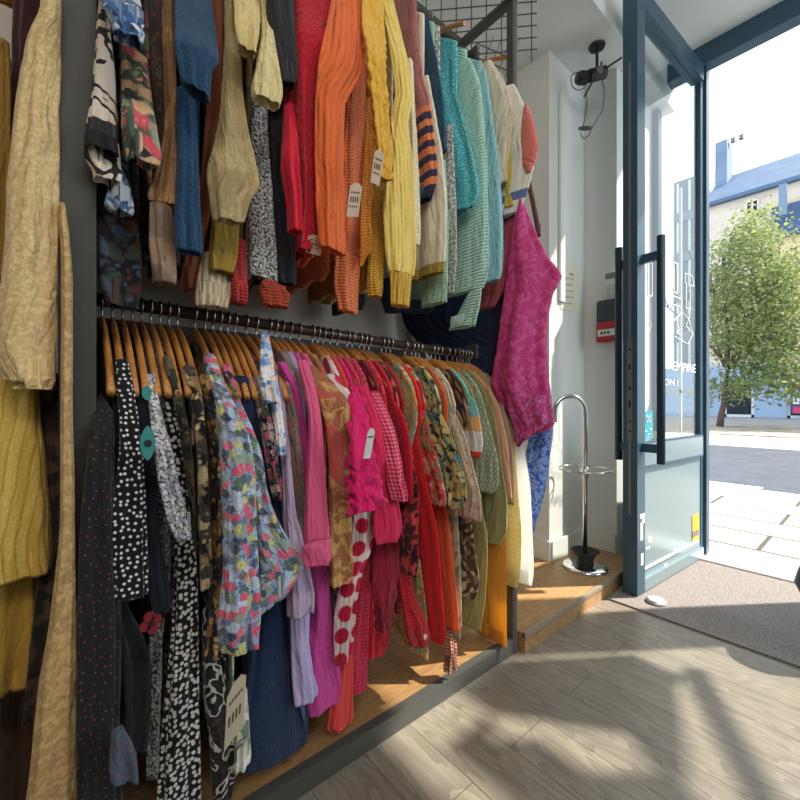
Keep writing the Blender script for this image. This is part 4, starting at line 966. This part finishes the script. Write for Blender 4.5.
U('blouse', 'green floral blouse with red and pink blooms left of the tan satin', 'blouse', f('green_floral', 'floral', [(74, 96, 80), (214, 90, 100), (150, 170, 140), (40, 46, 46), (226, 180, 140)], 24, p=(.45,)),
  [('sleeve', 'X', 1, [(30, 122, 146), (80, 121, 150), (120, 122, 156), (150, 124, 160), (162, 128, 156)])], y=118)
U('dress', 'dark navy floral dress in the shadow above the left hangers', 'dress', f('dark_floral', 'floral', [(26, 28, 36), (70, 84, 100), (84, 50, 50), (60, 66, 60)], 26, p=(.42,)),
  [('skirt', 'X', 0, [(150, 100, 128), (200, 97, 136), (250, 97, 143), (285, 98, 142), (304, 104, 138), (309, 122, 136)])], y=112)
U('blouse', 'small blue print blouse cuff under the swirl scarf', 'blouse', f('blue_small', 'cells', [(70, 96, 140), (120, 140, 170), (50, 66, 100), (170, 180, 190)], 70),
  [('sleeve', 'X', 1, [(168, 110, 124), (185, 109, 130), (205, 107, 132), (212, 112, 130)])], y=124)
U('jacket', 'dark brown print jacket between green floral and tan satin', 'jacket', f('brown_dark', 'cells', [(50, 38, 34), (78, 58, 46), (36, 30, 30), (96, 70, 54)], 30),
  [('sleeve', 'X', 0, [(-20, 148, 162), (60, 150, 164), (140, 158, 166), (230, 152, 180), (280, 158, 178)])], y=133)
U('blouse', 'tan satin blouse with shiny folds beside the navy shirt', 'blouse', f('tan_satin', 'brocade', [(176, 128, 78), (130, 92, 58)], 9, .4, .8),
  [('sleeve', 'X', 1, [(-20, 162, 174), (60, 164, 176), (130, 165, 178), (165, 158, 183), (198, 148, 184), (208, 152, 176)]), ('sleeve', 'X', 1, [(205, 150, 172), (245, 150, 176), (272, 154, 176), (292, 158, 171)], f('taupe_satin', 'brocade', [(150, 122, 100), (120, 96, 80)], 9, .4, .8))], y=142)
U('shirt', 'navy blue linen shirt with wide short sleeve at the top', 'shirt', f('navy_linen', 'tweed', [(24, 58, 88), (34, 74, 108)], 200),
  [('sleeve', 'X', 2, [(-20, 175, 210), (20, 176, 216), (50, 176, 219), (62, 178, 212), (85, 182, 210), (98, 197, 207)]), ('body', 'X', 1, [(90, 177, 197), (150, 178, 199), (200, 176, 201), (238, 175, 203), (252, 177, 203)])], y=155)
U('dress', 'dark cinnamon dress glimpsed right of the navy shirt', 'dress', f('cinnamon', 'plain', [(120, 66, 38)]),
  [('sleeve', 'X', 0, [(-20, 212, 223), (50, 212, 224), (100, 209, 225), (150, 205, 218), (200, 200, 212), (280, 182, 196), (298, 184, 192)])], y=168)
U('shirt', 'khaki cotton shirt with several rolled sleeves in the upper left middle', 'shirt', f('khaki_cotton', 'brocade', [(186, 164, 118), (164, 142, 98)], 7),
  [('sleeve', 'X', 1, [(-20, 226, 236), (60, 225, 241), (120, 222, 247), (150, 216, 255), (178, 210, 260), (195, 212, 250), (216, 215, 244), (224, 218, 236)])], y=182)
U('shirt', 'pale yellow beige shirt with open cuff above the khaki shirt', 'shirt', f('beige_yellow', 'plain', [(214, 192, 130)]),
  [('sleeve', 'X', 2, [(-20, 233, 260), (10, 235, 261), (30, 236, 260), (46, 238, 257), (56, 247, 253)])], y=196)
U('shirt', 'cream checked shirt with blue grey cuff next to the black skirt', 'shirt', f('cream_check', 'brocade', [(222, 206, 150), (206, 190, 140), (150, 160, 170)], 26),
  [('sleeve', 'X', 2, [(-20, 260, 269), (30, 263, 274), (60, 259, 280), (85, 254, 284), (97, 254, 282), (104, 258, 276)])], y=210)
U('top', 'mustard yellow top hanging under the khaki shirt', 'top', f('mustard_olive', 'plain', [(160, 128, 50)]),
  [('body', 'X', 0, [(205, 213, 240), (235, 212, 240), (258, 210, 238), (272, 211, 234)])], y=203)
U('scarf', 'fringed cream scarf hanging down toward the lower rail', 'scarf', f('cream_fringe', 'vstripe', [(206, 190, 160), (170, 152, 122)], 22),
  [('end', 'X', 0, [(255, 204, 236), (280, 198, 233), (300, 197, 230), (312, 202, 224)])], y=219)
U('skirt', 'grey black tweed skirt between khaki shirt and black skirt', 'skirt', f('tweed_bw', 'tweed', [(46, 46, 48), (206, 204, 200)], 150),
  [('skirt', 'X', 0, [(100, 253, 268), (150, 250, 270), (200, 249, 274), (250, 248, 277), (273, 248, 278), (283, 257, 276)])], y=228)
U('skirt', 'plain black skirt left of the red sweaters', 'skirt', f('black_skirt', 'plain', [(38, 39, 42)]),
  [('skirt', 'X', 0, [(80, 270, 280), (150, 271, 286), (200, 275, 291), (250, 278, 297), (278, 279, 298), (284, 282, 296)]), ('waist', 'X', 1, [(-20, 268, 294), (30, 268, 297), (55, 270, 299), (75, 276, 297), (90, 280, 290)])], y=242)
U('blouse', 'bright red satin blouse against the black skirt', 'blouse', f('red_satin', 'plain', [(206, 20, 50)], .4),
  [('sleeve', 'X', 1, [(70, 286, 296), (120, 285, 297), (160, 285, 299), (200, 290, 302), (232, 292, 302)])], y=254)
U('sweater', 'fuzzy crimson sweater left of the orange cardigan', 'sweater', f('red_fuzzy', 'cable', [(186, 16, 40), (140, 8, 30)], 90),
  [('sleeve', 'X', 1, [(-20, 297, 340), (15, 298, 338), (40, 298, 328), (65, 298, 319), (100, 299, 316), (150, 300, 316), (200, 302, 315), (238, 298, 313), (250, 297, 310)])], y=268, extra='tag3')
U('sweater', 'dark red ribbed sweater hem low behind the tweed and black skirts', 'sweater', f('red_rib', 'knit', [(150, 30, 34), (190, 70, 40)], 40),
  [('body', 'X', 0, [(240, 232, 247), (270, 231, 247), (290, 232, 247), (304, 234, 246)]), ('cuff', 'X', 0, [(282, 262, 278), (292, 260, 292), (303, 263, 290), (309, 270, 284)], f('rust', 'knit', [(170, 66, 36)], 40))], y=235)
U('cardigan', 'orange ribbed cardigan with light edge, largest of the orange knits', 'cardigan', f('orange_rib', 'rib', [(232, 112, 54), (196, 80, 36)], 20),
  [('sleeve', 'X', 1, [(-20, 338, 364), (20, 331, 366), (60, 323, 362), (100, 318, 345), (150, 317, 344), (200, 318, 344), (240, 320, 346), (259, 326, 344)])], y=286, extra='tag2')
U('sweater', 'salmon orange knit sweater with long ribbed sleeve below the orange cardigan', 'sweater', f('salmon_knit', 'knit', [(232, 130, 84), (206, 100, 60)], 36),
  [('sleeve', 'X', 0, [(20, 352, 366), (100, 348, 366), (150, 346, 364), (200, 346, 362), (250, 338, 361), (285, 336, 358), (306, 340, 357), (316, 345, 355)])], y=304)
U('sweater', 'dark amber sweater right of the salmon knit', 'sweater', f('amber', 'knit', [(222, 138, 50)], 36),
  [('sleeve', 'X', 0, [(100, 366, 374), (170, 364, 374), (230, 362, 371), (277, 362, 368)])], y=316)
U('scarf', 'furry golden yellow scarf draped at the top of the yellow knits', 'scarf', f('gold_fur', 'cable', [(236, 184, 74), (200, 146, 40)], 70, wr=.9),
  [('end', 'X', 2, [(-20, 361, 384), (30, 363, 386), (60, 368, 387), (90, 372, 388), (130, 376, 390), (170, 380, 391), (188, 383, 388)], None, dict(ruffle=.006))], y=326, extra='tag4')
U('sweater', 'mustard sweater with straight hem behind the pale yellow cardigan', 'sweater', f('mustard', 'knit', [(204, 152, 52)], 40),
  [('body', 'X', 0, [(190, 374, 386), (240, 371, 386), (285, 370, 384), (297, 371, 382)])], y=336)
U('cardigan', 'pale yellow cardigan with long puffed sleeve and golden cuff', 'cardigan', f('pale_yellow', 'rib', [(240, 214, 120), (226, 190, 84)], 24),
  [('sleeve', 'X', 1, [(-20, 380, 390), (30, 388, 402), (60, 394, 409), (95, 398, 412), (120, 394, 408), (160, 390, 413), (220, 386, 415), (255, 388, 416), (274, 391, 414)]), ('cuff', 'X', 1, [(272, 392, 413), (290, 393, 411), (306, 393, 410)], f('gold_cuff', 'rib', [(222, 176, 70)], 26))], y=350, extra='nofirst')
U('sweater', 'cream yellow sweater strip right of the pale yellow cardigan', 'sweater', f('cream_yellow', 'knit', [(242, 232, 196), (226, 210, 160)], 40),
  [('sleeve', 'X', 0, [(60, 408, 413), (150, 411, 417), (220, 412, 419), (265, 413, 418)])], y=364)
U('sweater', 'mauve ribbed sweater whose sleeve turns to orange and navy stripes', 'sweater', f('mauve_stripe', 'bands', [(176, 112, 110)] + [(236, 136, 88), (60, 56, 84)] * 6 + [(34, 66, 100)], 1.0, p=[0] + [.33 + .025 * k for k in range(12)] + [.63]),
  [('sleeve', 'Y', .13, [(20, 402, 415), (50, 405, 419), (75, 408, 422), (100, 410, 429), (140, 412, 434), (170, 414, 437), (184, 420, 436), (197, 426, 432)])], y=None)
U('dress', 'cream knit dress with an olive band near its hem', 'dress', f('olive_band', 'bands', [(238, 228, 206), (176, 152, 70), (238, 228, 206)], 1.0, p=[0, .655, .725]),
  [('skirt', 'Y', .16, [(75, 418, 428), (120, 424, 436), (160, 428, 442), (200, 418, 445), (245, 418, 445), (272, 417, 443)])], y=None)
U('cardigan', 'dark petrol blue cardigan sliver left of the teal crochet', 'cardigan', f('petrol', 'knit', [(28, 78, 104)], 40),
  [('sleeve', 'Y', .12, [(18, 412, 428), (60, 420, 437), (100, 428, 443), (150, 430, 446)])], y=None)
U('sweater', 'grey speckled sweater strip hanging left of the long mint knit', 'sweater', f('grey_speckle', 'tweed', [(120, 120, 120), (226, 226, 222)], 110),
  [('sleeve', 'Y', .12, [(125, 440, 452), (200, 446, 456), (260, 447, 457), (293, 447, 454)])], y=None)
U('cardigan', 'bright teal crochet cardigan with open lacy sleeve', 'cardigan', f('teal_crochet', 'dots', [(66, 178, 192), (158, 230, 234)], 105, p=(.27, .7)),
  [('sleeve', 'Y', .15, [(30, 426, 434), (60, 432, 446), (100, 438, 458), (150, 446, 471), (188, 452, 478), (206, 458, 473)])], y=None)
U('sweater', 'pale mint sweater with narrow strip left of the long mint knit', 'sweater', f('pale_mint', 'knit', [(184, 230, 206)], 40),
  [('sleeve', 'Y', .12, [(160, 436, 445), (220, 439, 448), (280, 439, 447), (302, 440, 446)])], y=None)
U('sweater', 'long mint green ribbed sweater with hanging cuff', 'sweater', f('mint_knit', 'knit', [(196, 238, 222), (170, 222, 204)], 26),
  [('sleeve', 'Y', .20, [(58, 450, 470), (80, 456, 479), (120, 462, 484), (170, 458, 487), (230, 456, 488), (268, 455, 488), (288, 455, 483)]), ('cuff', 'Y', .13, [(284, 454, 482), (304, 454, 480), (326, 455, 475)])], y=None)
U('sweater', 'light blue cable knit sweater right of the mint sweater', 'sweater', f('blue_cable', 'cable', [(166, 214, 224), (128, 186, 202)], 70),
  [('sleeve', 'Y', .14, [(70, 476, 486), (120, 482, 493), (170, 486, 500), (230, 486, 503), (268, 487, 503), (279, 494, 500)])], y=None)
U('sweater', 'cream cable knit sweater with rounded shoulder near the rack end', 'sweater', f('cream_cable', 'cable', [(240, 228, 206), (206, 188, 158)], 60),
  [('sleeve', 'Y', .15, [(60, 480, 491), (88, 490, 507), (115, 494, 513), (145, 494, 510), (182, 497, 507)])], y=None)
U('cardigan', 'rose pink cardigan sleeve hanging behind the white knit sweater', 'cardigan', f('rose_pink', 'knit', [(206, 96, 108)], 40),
  [('sleeve', 'Y', .12, [(190, 502, 512), (215, 500, 516), (250, 496, 512), (285, 488, 505), (307, 485, 495)])], y=492)
U('sweater', 'white knit sweater with pink diamond, yellow panel and blue band', 'sweater', f('pink_diamond', 'bands', [(240, 234, 222), (110, 120, 170), (240, 234, 222)], .58, p=[0, .74, .80]),
  [('sleeve', 'Y', .17, [(84, 505, 514), (105, 508, 524), (130, 508, 532), (148, 510, 536), (170, 511, 532), (195, 508, 525), (212, 505, 518)]), ('diamond_motif', 'Y', None, [(106, 525, 528), (125, 521, 534), (148, 519, 538), (164, 524, 534), (172, 528, 531)], f('pink_motif', 'knit', [(246, 136, 126)], 40), dict(th=.0165, folds=0)), ('panel', 'Y', None, [(128, 503, 516), (170, 503, 520), (206, 502, 517)], f('yellow_panel', 'knit', [(230, 204, 84)], 40), dict(th=.0155))], y=None)
# ------------------------------------------------------------------ hang them up
M_TAGSTR = plain('tag_print_dark', (90, 78, 70), .8)
def tagcard(par, px0, py0, px1, py1, X, slant=0, name='price_tag', rows=3, card=None):
    """a card tag facing the shop, with its printed marks as a sub-part"""
    A, B = at_x(px0, py0, X), at_x(px1, py1, X)
    y0, y1, z1, z0 = A.y, B.y, A.z, B.z
    def m(u, v, w_): return Vector((X + w_ + .02 * v, y0 + (y1 - y0) * u, z0 + (z1 - z0) * v + slant * (u - .5)))
    bm = bmesh.new(); poly = [(0, 0), (1, 0), (1, .88), (.7, 1), (.3, 1), (0, .88)]
    prism(bm, poly, 0, .0016, m); t = mesh_obj(name, bm, card or M_CARD, par)
    bm = bmesh.new()
    for j in range(rows):
        v = .72 - j * .62 / rows; k = 5 if j == 0 else 4; h = .05 if j != 1 else .16
        for i in range(k):
            u = .14 + i * .74 / k; prism(bm, [(u, v - h / 2), (u + .09, v - h / 2), (u + .09, v + h / 2), (u, v + h / 2)], .0016, .0026, m)
    mesh_obj('tag_print', bm, M_TAGSTR, t)
    return t
low = [g for g in GARMENTS if not g['up']]; upp = [g for g in GARMENTS if g['up']]
relax(low, .082, 1.372, .0195); relax(upp, .085, 1.37, .024)
def zr_of(g): return rail_z(g['Y']) if not g['up'] else 2.51
low.sort(key=lambda g: g['Y']); upp.sort(key=lambda g: g['Y'])
for gi, g in enumerate(low + upp):
    Y = g['Y']; zr = zr_of(g)
    t = thing(g['name'], g['label'], g['cat'], (RAILX, Y, zr), 'clothes on the upper rail' if g['up'] else 'clothes on the lower rail')
    zmin = 9; xf = -1.0; ymode = False
    for k, tb in enumerate(g['tubes']):
        nm, mode, arg, rows = tb[:4]; m = tb[4] if len(tb) > 4 and tb[4] else g['mat']; kw = dict(tb[5]) if len(tb) > 5 else {}
        if mode == 'X': R_, a, b, sh = rows_x(rows, 2 * arg + gi % 2, first_tip=(k == 0 or nm == 'end')); kw.setdefault('folds', .30); kw.setdefault('shear', sh)
        else:
            R_, a, b, sh = rows_y(rows, Y, arg, kw.pop('th', .0075 if not g['up'] else .0125)); kw.setdefault('folds', .34); ymode = True; xf = min(xf, min(r[0] + r[3] for r in R_) - (arg or .1) * .5)
        zmin = min(zmin, min(r[2] for r in R_))
        mesh_obj(nm, cloth_tube(R_, a, b, **kw), m, t, smooth=True)
    if g['extra'] != 'noslab' and g['name'] not in ('belt',) and not (g['name'] == 'scarf' and not g['hang']):
        th = .0062 if not g['up'] else .0085
        if g['up']: zn = 2.43 if Y > .95 else 2.475; zt = lambda x, zn=zn: zn - .15 * (abs(x - RAILX) / .2) ** 1.4; hm = max(zmin + (.16 if Y > .95 else .02), 1.36)
        else:
            hm = max(zmin + .03, .12); cover = Y > px_to_y(262, RAILX)
            def zt(x, Y=Y, cover=cover):
                s_ = max(0, min(1, (abs(x - RAILX) - .055) / .035)) if cover else 0
                e_ = max(0, (abs(x - RAILX) - .150) / .045)
                return arm_z(x, Y, cover) - .006 + .036 * s_ - .05 * e_ * e_ * (1 if cover else 0)
            if cover: th = .0088
        mesh_obj('body', slab(Y, -1.362, -.982 if (not g['up'] and th > .008) else min(-1.012, max(-1.03, xf)), zt, hm, th, und=.35 if ymode else .8, taper=.03 if (not g['up'] and th > .008) else 0), g['mat'], t, smooth=True)
    if not g['up'] and g['hang']: hanger(Y, 'wooden hanger on the lower rail carrying the ' + g['short'], Y > px_to_y(262, RAILX))
    ex = g['extra']
    if ex == 'tag1': tagcard(t, 363, 428, 370, 458, -.775, card=M_WHITE, rows=1)
    if ex == 'tag2': tagcard(t, 346, 184, 358, 219, -.895, slant=.01)
    if ex == 'tag3': tagcard(t, 305, 236, 320, 256, -.925)
    if ex == 'tag4': tagcard(t, 370, 152, 379, 186, -.80)
    if ex == 'bigtag': tagcard(t, 224, 678, 243, 733, -.855, slant=.03, name='card_tag', rows=2, card=plain('cream_card', (196, 184, 158), .8))
    if ex == 'button':
        p = at_x(424, 636, -.875); bm = bmesh.new(); path_tube(bm, [p, p + Vector((.006, 0, 0))], .0075, 14); mesh_obj('button', bm, plain('pearl', (230, 190, 170), .3), t)
    if ex == 'flower':
        M1 = plain('flower_red', (124, 22, 36), .8); p = at_x(150.5, 622, -.868); bm = bmesh.new()
        for k in range(4):
            a = k * math.pi / 2 + .3; c = p + Vector((0, .009 * math.cos(a), .012 * math.sin(a)))
            path_tube(bm, [c, c + Vector((.006, 0, 0))], .009, 12)
        fo = mesh_obj('flower', bm, M1, t); bm = bmesh.new(); path_tube(bm, [p + Vector((.006, 0, 0)), p + Vector((.010, 0, 0))], .004, 10); mesh_obj('flower_centre', bm, M_BLACK, fo)
    if ex == 'eye':
        M2 = plain('eye_teal', (60, 140, 134), .8)
        for (px, py, w_, h_) in ((147.5, 443, .012, .032), (146.5, 393, .008, .014)):
            p = at_x(px, py, -.862 if py > 420 else -.88); bm = bmesh.new()
            prism(bm, [(w_ * math.cos(a), h_ * math.sin(a) * (1 - .25 * abs(math.cos(a)))) for a in [i * math.pi / 8 for i in range(16)]], 0, .004, lambda u, v_, w2: p + Vector((w2, u, v_)))
            eo = mesh_obj('eye_motif', bm, M2, t)
            if py > 420:
                bm = bmesh.new(); path_tube(bm, [p + Vector((.004, 0, 0)), p + Vector((.0075, 0, 0))], .006, 12); mesh_obj('pupil', bm, M_BLACK, eo)
# spare hangers seen bare between the garments
for i, px in enumerate((169, 187, 249, 306, 352)):
    pass
# upper clip hangers that show at the right end of the upper rail
first_up = None
for nm, px, py in (('teal crochet cardigan', 430, 30), ('cream cable sweater', 477, 60)):
    loc = at_x(px, py, RAILX); t = thing('clip_hanger', 'black clip of the hanger above the ' + nm, 'hanger', loc, 'clip hangers on the upper rail')
    bm = bmesh.new(); path_tube(bm, [loc + Vector((0, 0, -.03)), loc + Vector((.002, 0, .03))], .010, 12); mesh_obj('clip', bm, M_BLACK, t)
    bm = bmesh.new(); pts = [loc + Vector((0, 0, .03))] + [loc + Vector((.016 * math.cos(a), 0, .055 + .016 * math.sin(a))) for a in [-math.pi / 2 + i * .45 for i in range(9)]]; path_tube(bm, pts, .003, 8); mesh_obj('hook', bm, M_HOOK, t)
    bm = bmesh.new(); path_tube(bm, [loc + Vector((-.18, 0, -.10)), loc + Vector((-.08, 0, -.05)), loc + Vector((0, 0, -.03)), loc + Vector((.08, 0, -.05)), loc + Vector((.18, 0, -.10))], .008, 8); mesh_obj('arms', bm, M_HANG, t)
# ------------------------------------------------------------------ big pieces at the right end and the left bay
def piece(name, label, cat, mat, d, th, rows, part='cloth', parts=(), group=None, **kw):
    R_, a, b, sh = rows_d(rows, d, th); t = thing(name, label, cat, R_[0][:3], group); kw.setdefault('folds', .35); kw.setdefault('shear', sh)
    mesh_obj(part, cloth_tube(R_, a, b, **kw), mat, t, smooth=True)
    for (pn, pm, pd, pth, pr, pk) in parts:
        R_, a, b, sh = rows_d(pr, pd, pth); kk = dict(folds=.35, shear=sh); kk.update(pk); mesh_obj(pn, cloth_tube(R_, a, b, **kk), pm, t, smooth=True)
    return t
mag = f('magenta_chiffon', 'brocade', [(236, 108, 174), (220, 74, 148)], 30, .6, .8, trans=.35)
magl = f('magenta_lace', 'brocade', [(236, 130, 184), (206, 66, 140)], 90, .7, .8, trans=.3)
piece('shawl', 'large magenta pink chiffon shawl with lace border hooked on the rack end', 'shawl', mag, 1.55, .034,
      [(200, 518, 523), (225, 511, 533), (255, 507, 547), (276, 505, 561), (292, 504, 554), (320, 500, 548), (350, 496, 546), (382, 492, 548), (400, 499, 550), (425, 514, 552), (446, 521, 531)], 'drape',
      [('lace_border', magl, 1.53, .03, [(396, 505, 549), (410, 507, 551), (422, 512, 552), (436, 517, 547)], dict(ruffle=.004, shear=-.045))], power=2.0, ruffle=.002, folds=.6, lobes=(3, 5, 9))
piece('scarf', 'bright blue patterned scarf hanging below the magenta shawl', 'scarf', f('blue_lace', 'brocade', [(50, 96, 196), (150, 180, 230)], 60, trans=.2), 1.67, .014,
      [(210, 518, 522), (290, 521, 530), (350, 530, 542), (395, 539, 551), (430, 530, 553), (470, 524, 548), (500, 525, 543), (530, 526, 535), (552, 526, 530)], 'drape')
piece('scarf', 'fine mesh navy scarf filling the gap above the right end of the lower rail', 'scarf', f('navy_mesh', 'plaid', [(22, 30, 56), (30, 40, 70), (18, 24, 46)], 60), 1.93, .03,
      [(255, 405, 480), (290, 400, 505), (320, 402, 520), (350, 425, 520), (380, 452, 515), (405, 472, 508)], 'drape', folds=.15)
piece('scarf', 'dark navy scarf hanging left of the magenta shawl', 'scarf', f('navy_dark', 'plain', [(34, 40, 62)]), 1.70, .018,
      [(205, 516, 520), (260, 508, 516), (300, 496, 508), (345, 488, 503), (385, 486, 498)], 'drape')
piece('bag_strap', 'thin brown woven strap looping beside the white knit sweater', 'strap', f('brown_strap', 'tweed', [(120, 80, 78), (90, 60, 60)], 120), 1.66, .006,
      [(120, 511, 515), (150, 518, 523), (172, 524, 529), (195, 529, 534), (215, 533, 538), (236, 537, 541)], 'strap', folds=.1)
piece('dress', 'dark charcoal dress seen in the gap under the yellow knits', 'dress', f('charcoal_low', 'plain', [(40, 42, 50)]), 1.62, .02,
      [(270, 330, 362), (300, 332, 366), (320, 336, 352)], 'skirt')
piece('dress', 'grey blue dress hem in the gap below the golden cuff', 'dress', f('greyblue_low', 'plain', [(64, 76, 92)]), 1.80, .02,
      [(255, 380, 440), (290, 378, 440), (312, 384, 432)], 'skirt')
# left bay
dam = f('cream_damask', 'brocade', [(234, 210, 158), (220, 190, 132)], 100, .5, .7)
damask2 = f('tan_lace', 'brocade', [(214, 180, 124), (190, 154, 100)], 55, .6, .6)
piece('blouse', 'cream gold damask blouse with gathered puff sleeve in the left bay', 'blouse', dam, .70, .022,
      [(-25, 44, 62), (10, 40, 62), (40, 28, 62), (80, 20, 61), (150, 12, 61), (230, 6, 61), (290, 2, 60), (340, -4, 58), (372, 2, 57), (392, 16, 48)], 'sleeve', lobes=(2, 5, 9), folds=.22,
      parts=[('gathered_cuff', dam, .70, .02, [(378, 14, 56), (386, 18, 50), (392, 24, 44)], dict(folds=.5))])
piece('dress', 'long tan lace dress hanging beside the dark post in the left bay', 'dress', damask2, .715, .016,
      [(205, 58, 66), (240, 60, 70), (280, 61, 73), (340, 61, 73), (420, 60, 73), (520, 60, 75), (600, 52, 76), (700, 36, 77), (815, 24, 78)], 'skirt', folds=.2)
gold = f('gold_pleats', 'vstripe', [(214, 178, 84), (196, 158, 66), (224, 190, 100)], 9, .5, .7)
piece('skirt', 'pleated golden yellow skirt under the damask blouse in the left bay', 'skirt', gold, .73, .02,
      [(375, -14, 38), (430, -14, 44), (500, -14, 50), (555, -14, 55), (580, -14, 52)], 'upper_tier', lobes=(5, 9, 14), folds=.2,
      parts=[('lower_tier', f('gold_lower', 'plain', [(184, 146, 60)], wr=.7), .76, .02, [(560, -14, 40), (620, -14, 38), (670, -14, 33), (694, -14, 28)], dict(lobes=(4, 7, 12)))])
piece('dress', 'dark brown lace dress glimpsed between golden skirt and tan lace dress', 'dress', f('brown_lace', 'cells', [(60, 48, 42), (84, 66, 54), (40, 34, 32)], 50), .78, .015,
      [(375, 34, 62), (420, 36, 62), (500, 40, 62), (580, 38, 62), (660, 30, 56), (720, 24, 46)], 'skirt')
piece('dress', 'dark wine red dress at the upper left border behind the damask blouse', 'dress', f('wine_dark', 'plain', [(60, 30, 34)]), .82, .03,
      [(-20, 14, 50), (60, 12, 40), (150, 10, 30), (260, 8, 24)], 'skirt')
piece('dress', 'mustard gold dress edge at the far left border', 'dress', f('mustard_edge', 'plain', [(150, 116, 50)]), .76, .02,
      [(40, -6, 11), (120, -8, 12), (200, -8, 12), (280, -10, 10)], 'skirt')
piece('dress', 'long dark brown dress filling the lower left corner under the golden skirt', 'dress', f('brown_low', 'plain', [(70, 50, 36)]), .86, .015,
      [(600, -20, 44), (700, -20, 40), (815, -20, 36)], 'skirt')
for i, px in enumerate((6, 20)):
    loc = at_d(px, 5, .97)
    t = thing('hanger', ('left' if i == 0 else 'right') + ' one of two wooden hanger arms at the upper left border', 'hanger', loc, 'hangers in the left bay')
    mesh_obj('arms', path_tube(bmesh.new(), [loc + FWD * .10 + Vector((0, 0, .05)), loc + Vector((0, 0, .01)), loc - FWD * .05 - Vector((0, 0, .02))], .010, 10), M_HANG, t, smooth=True)
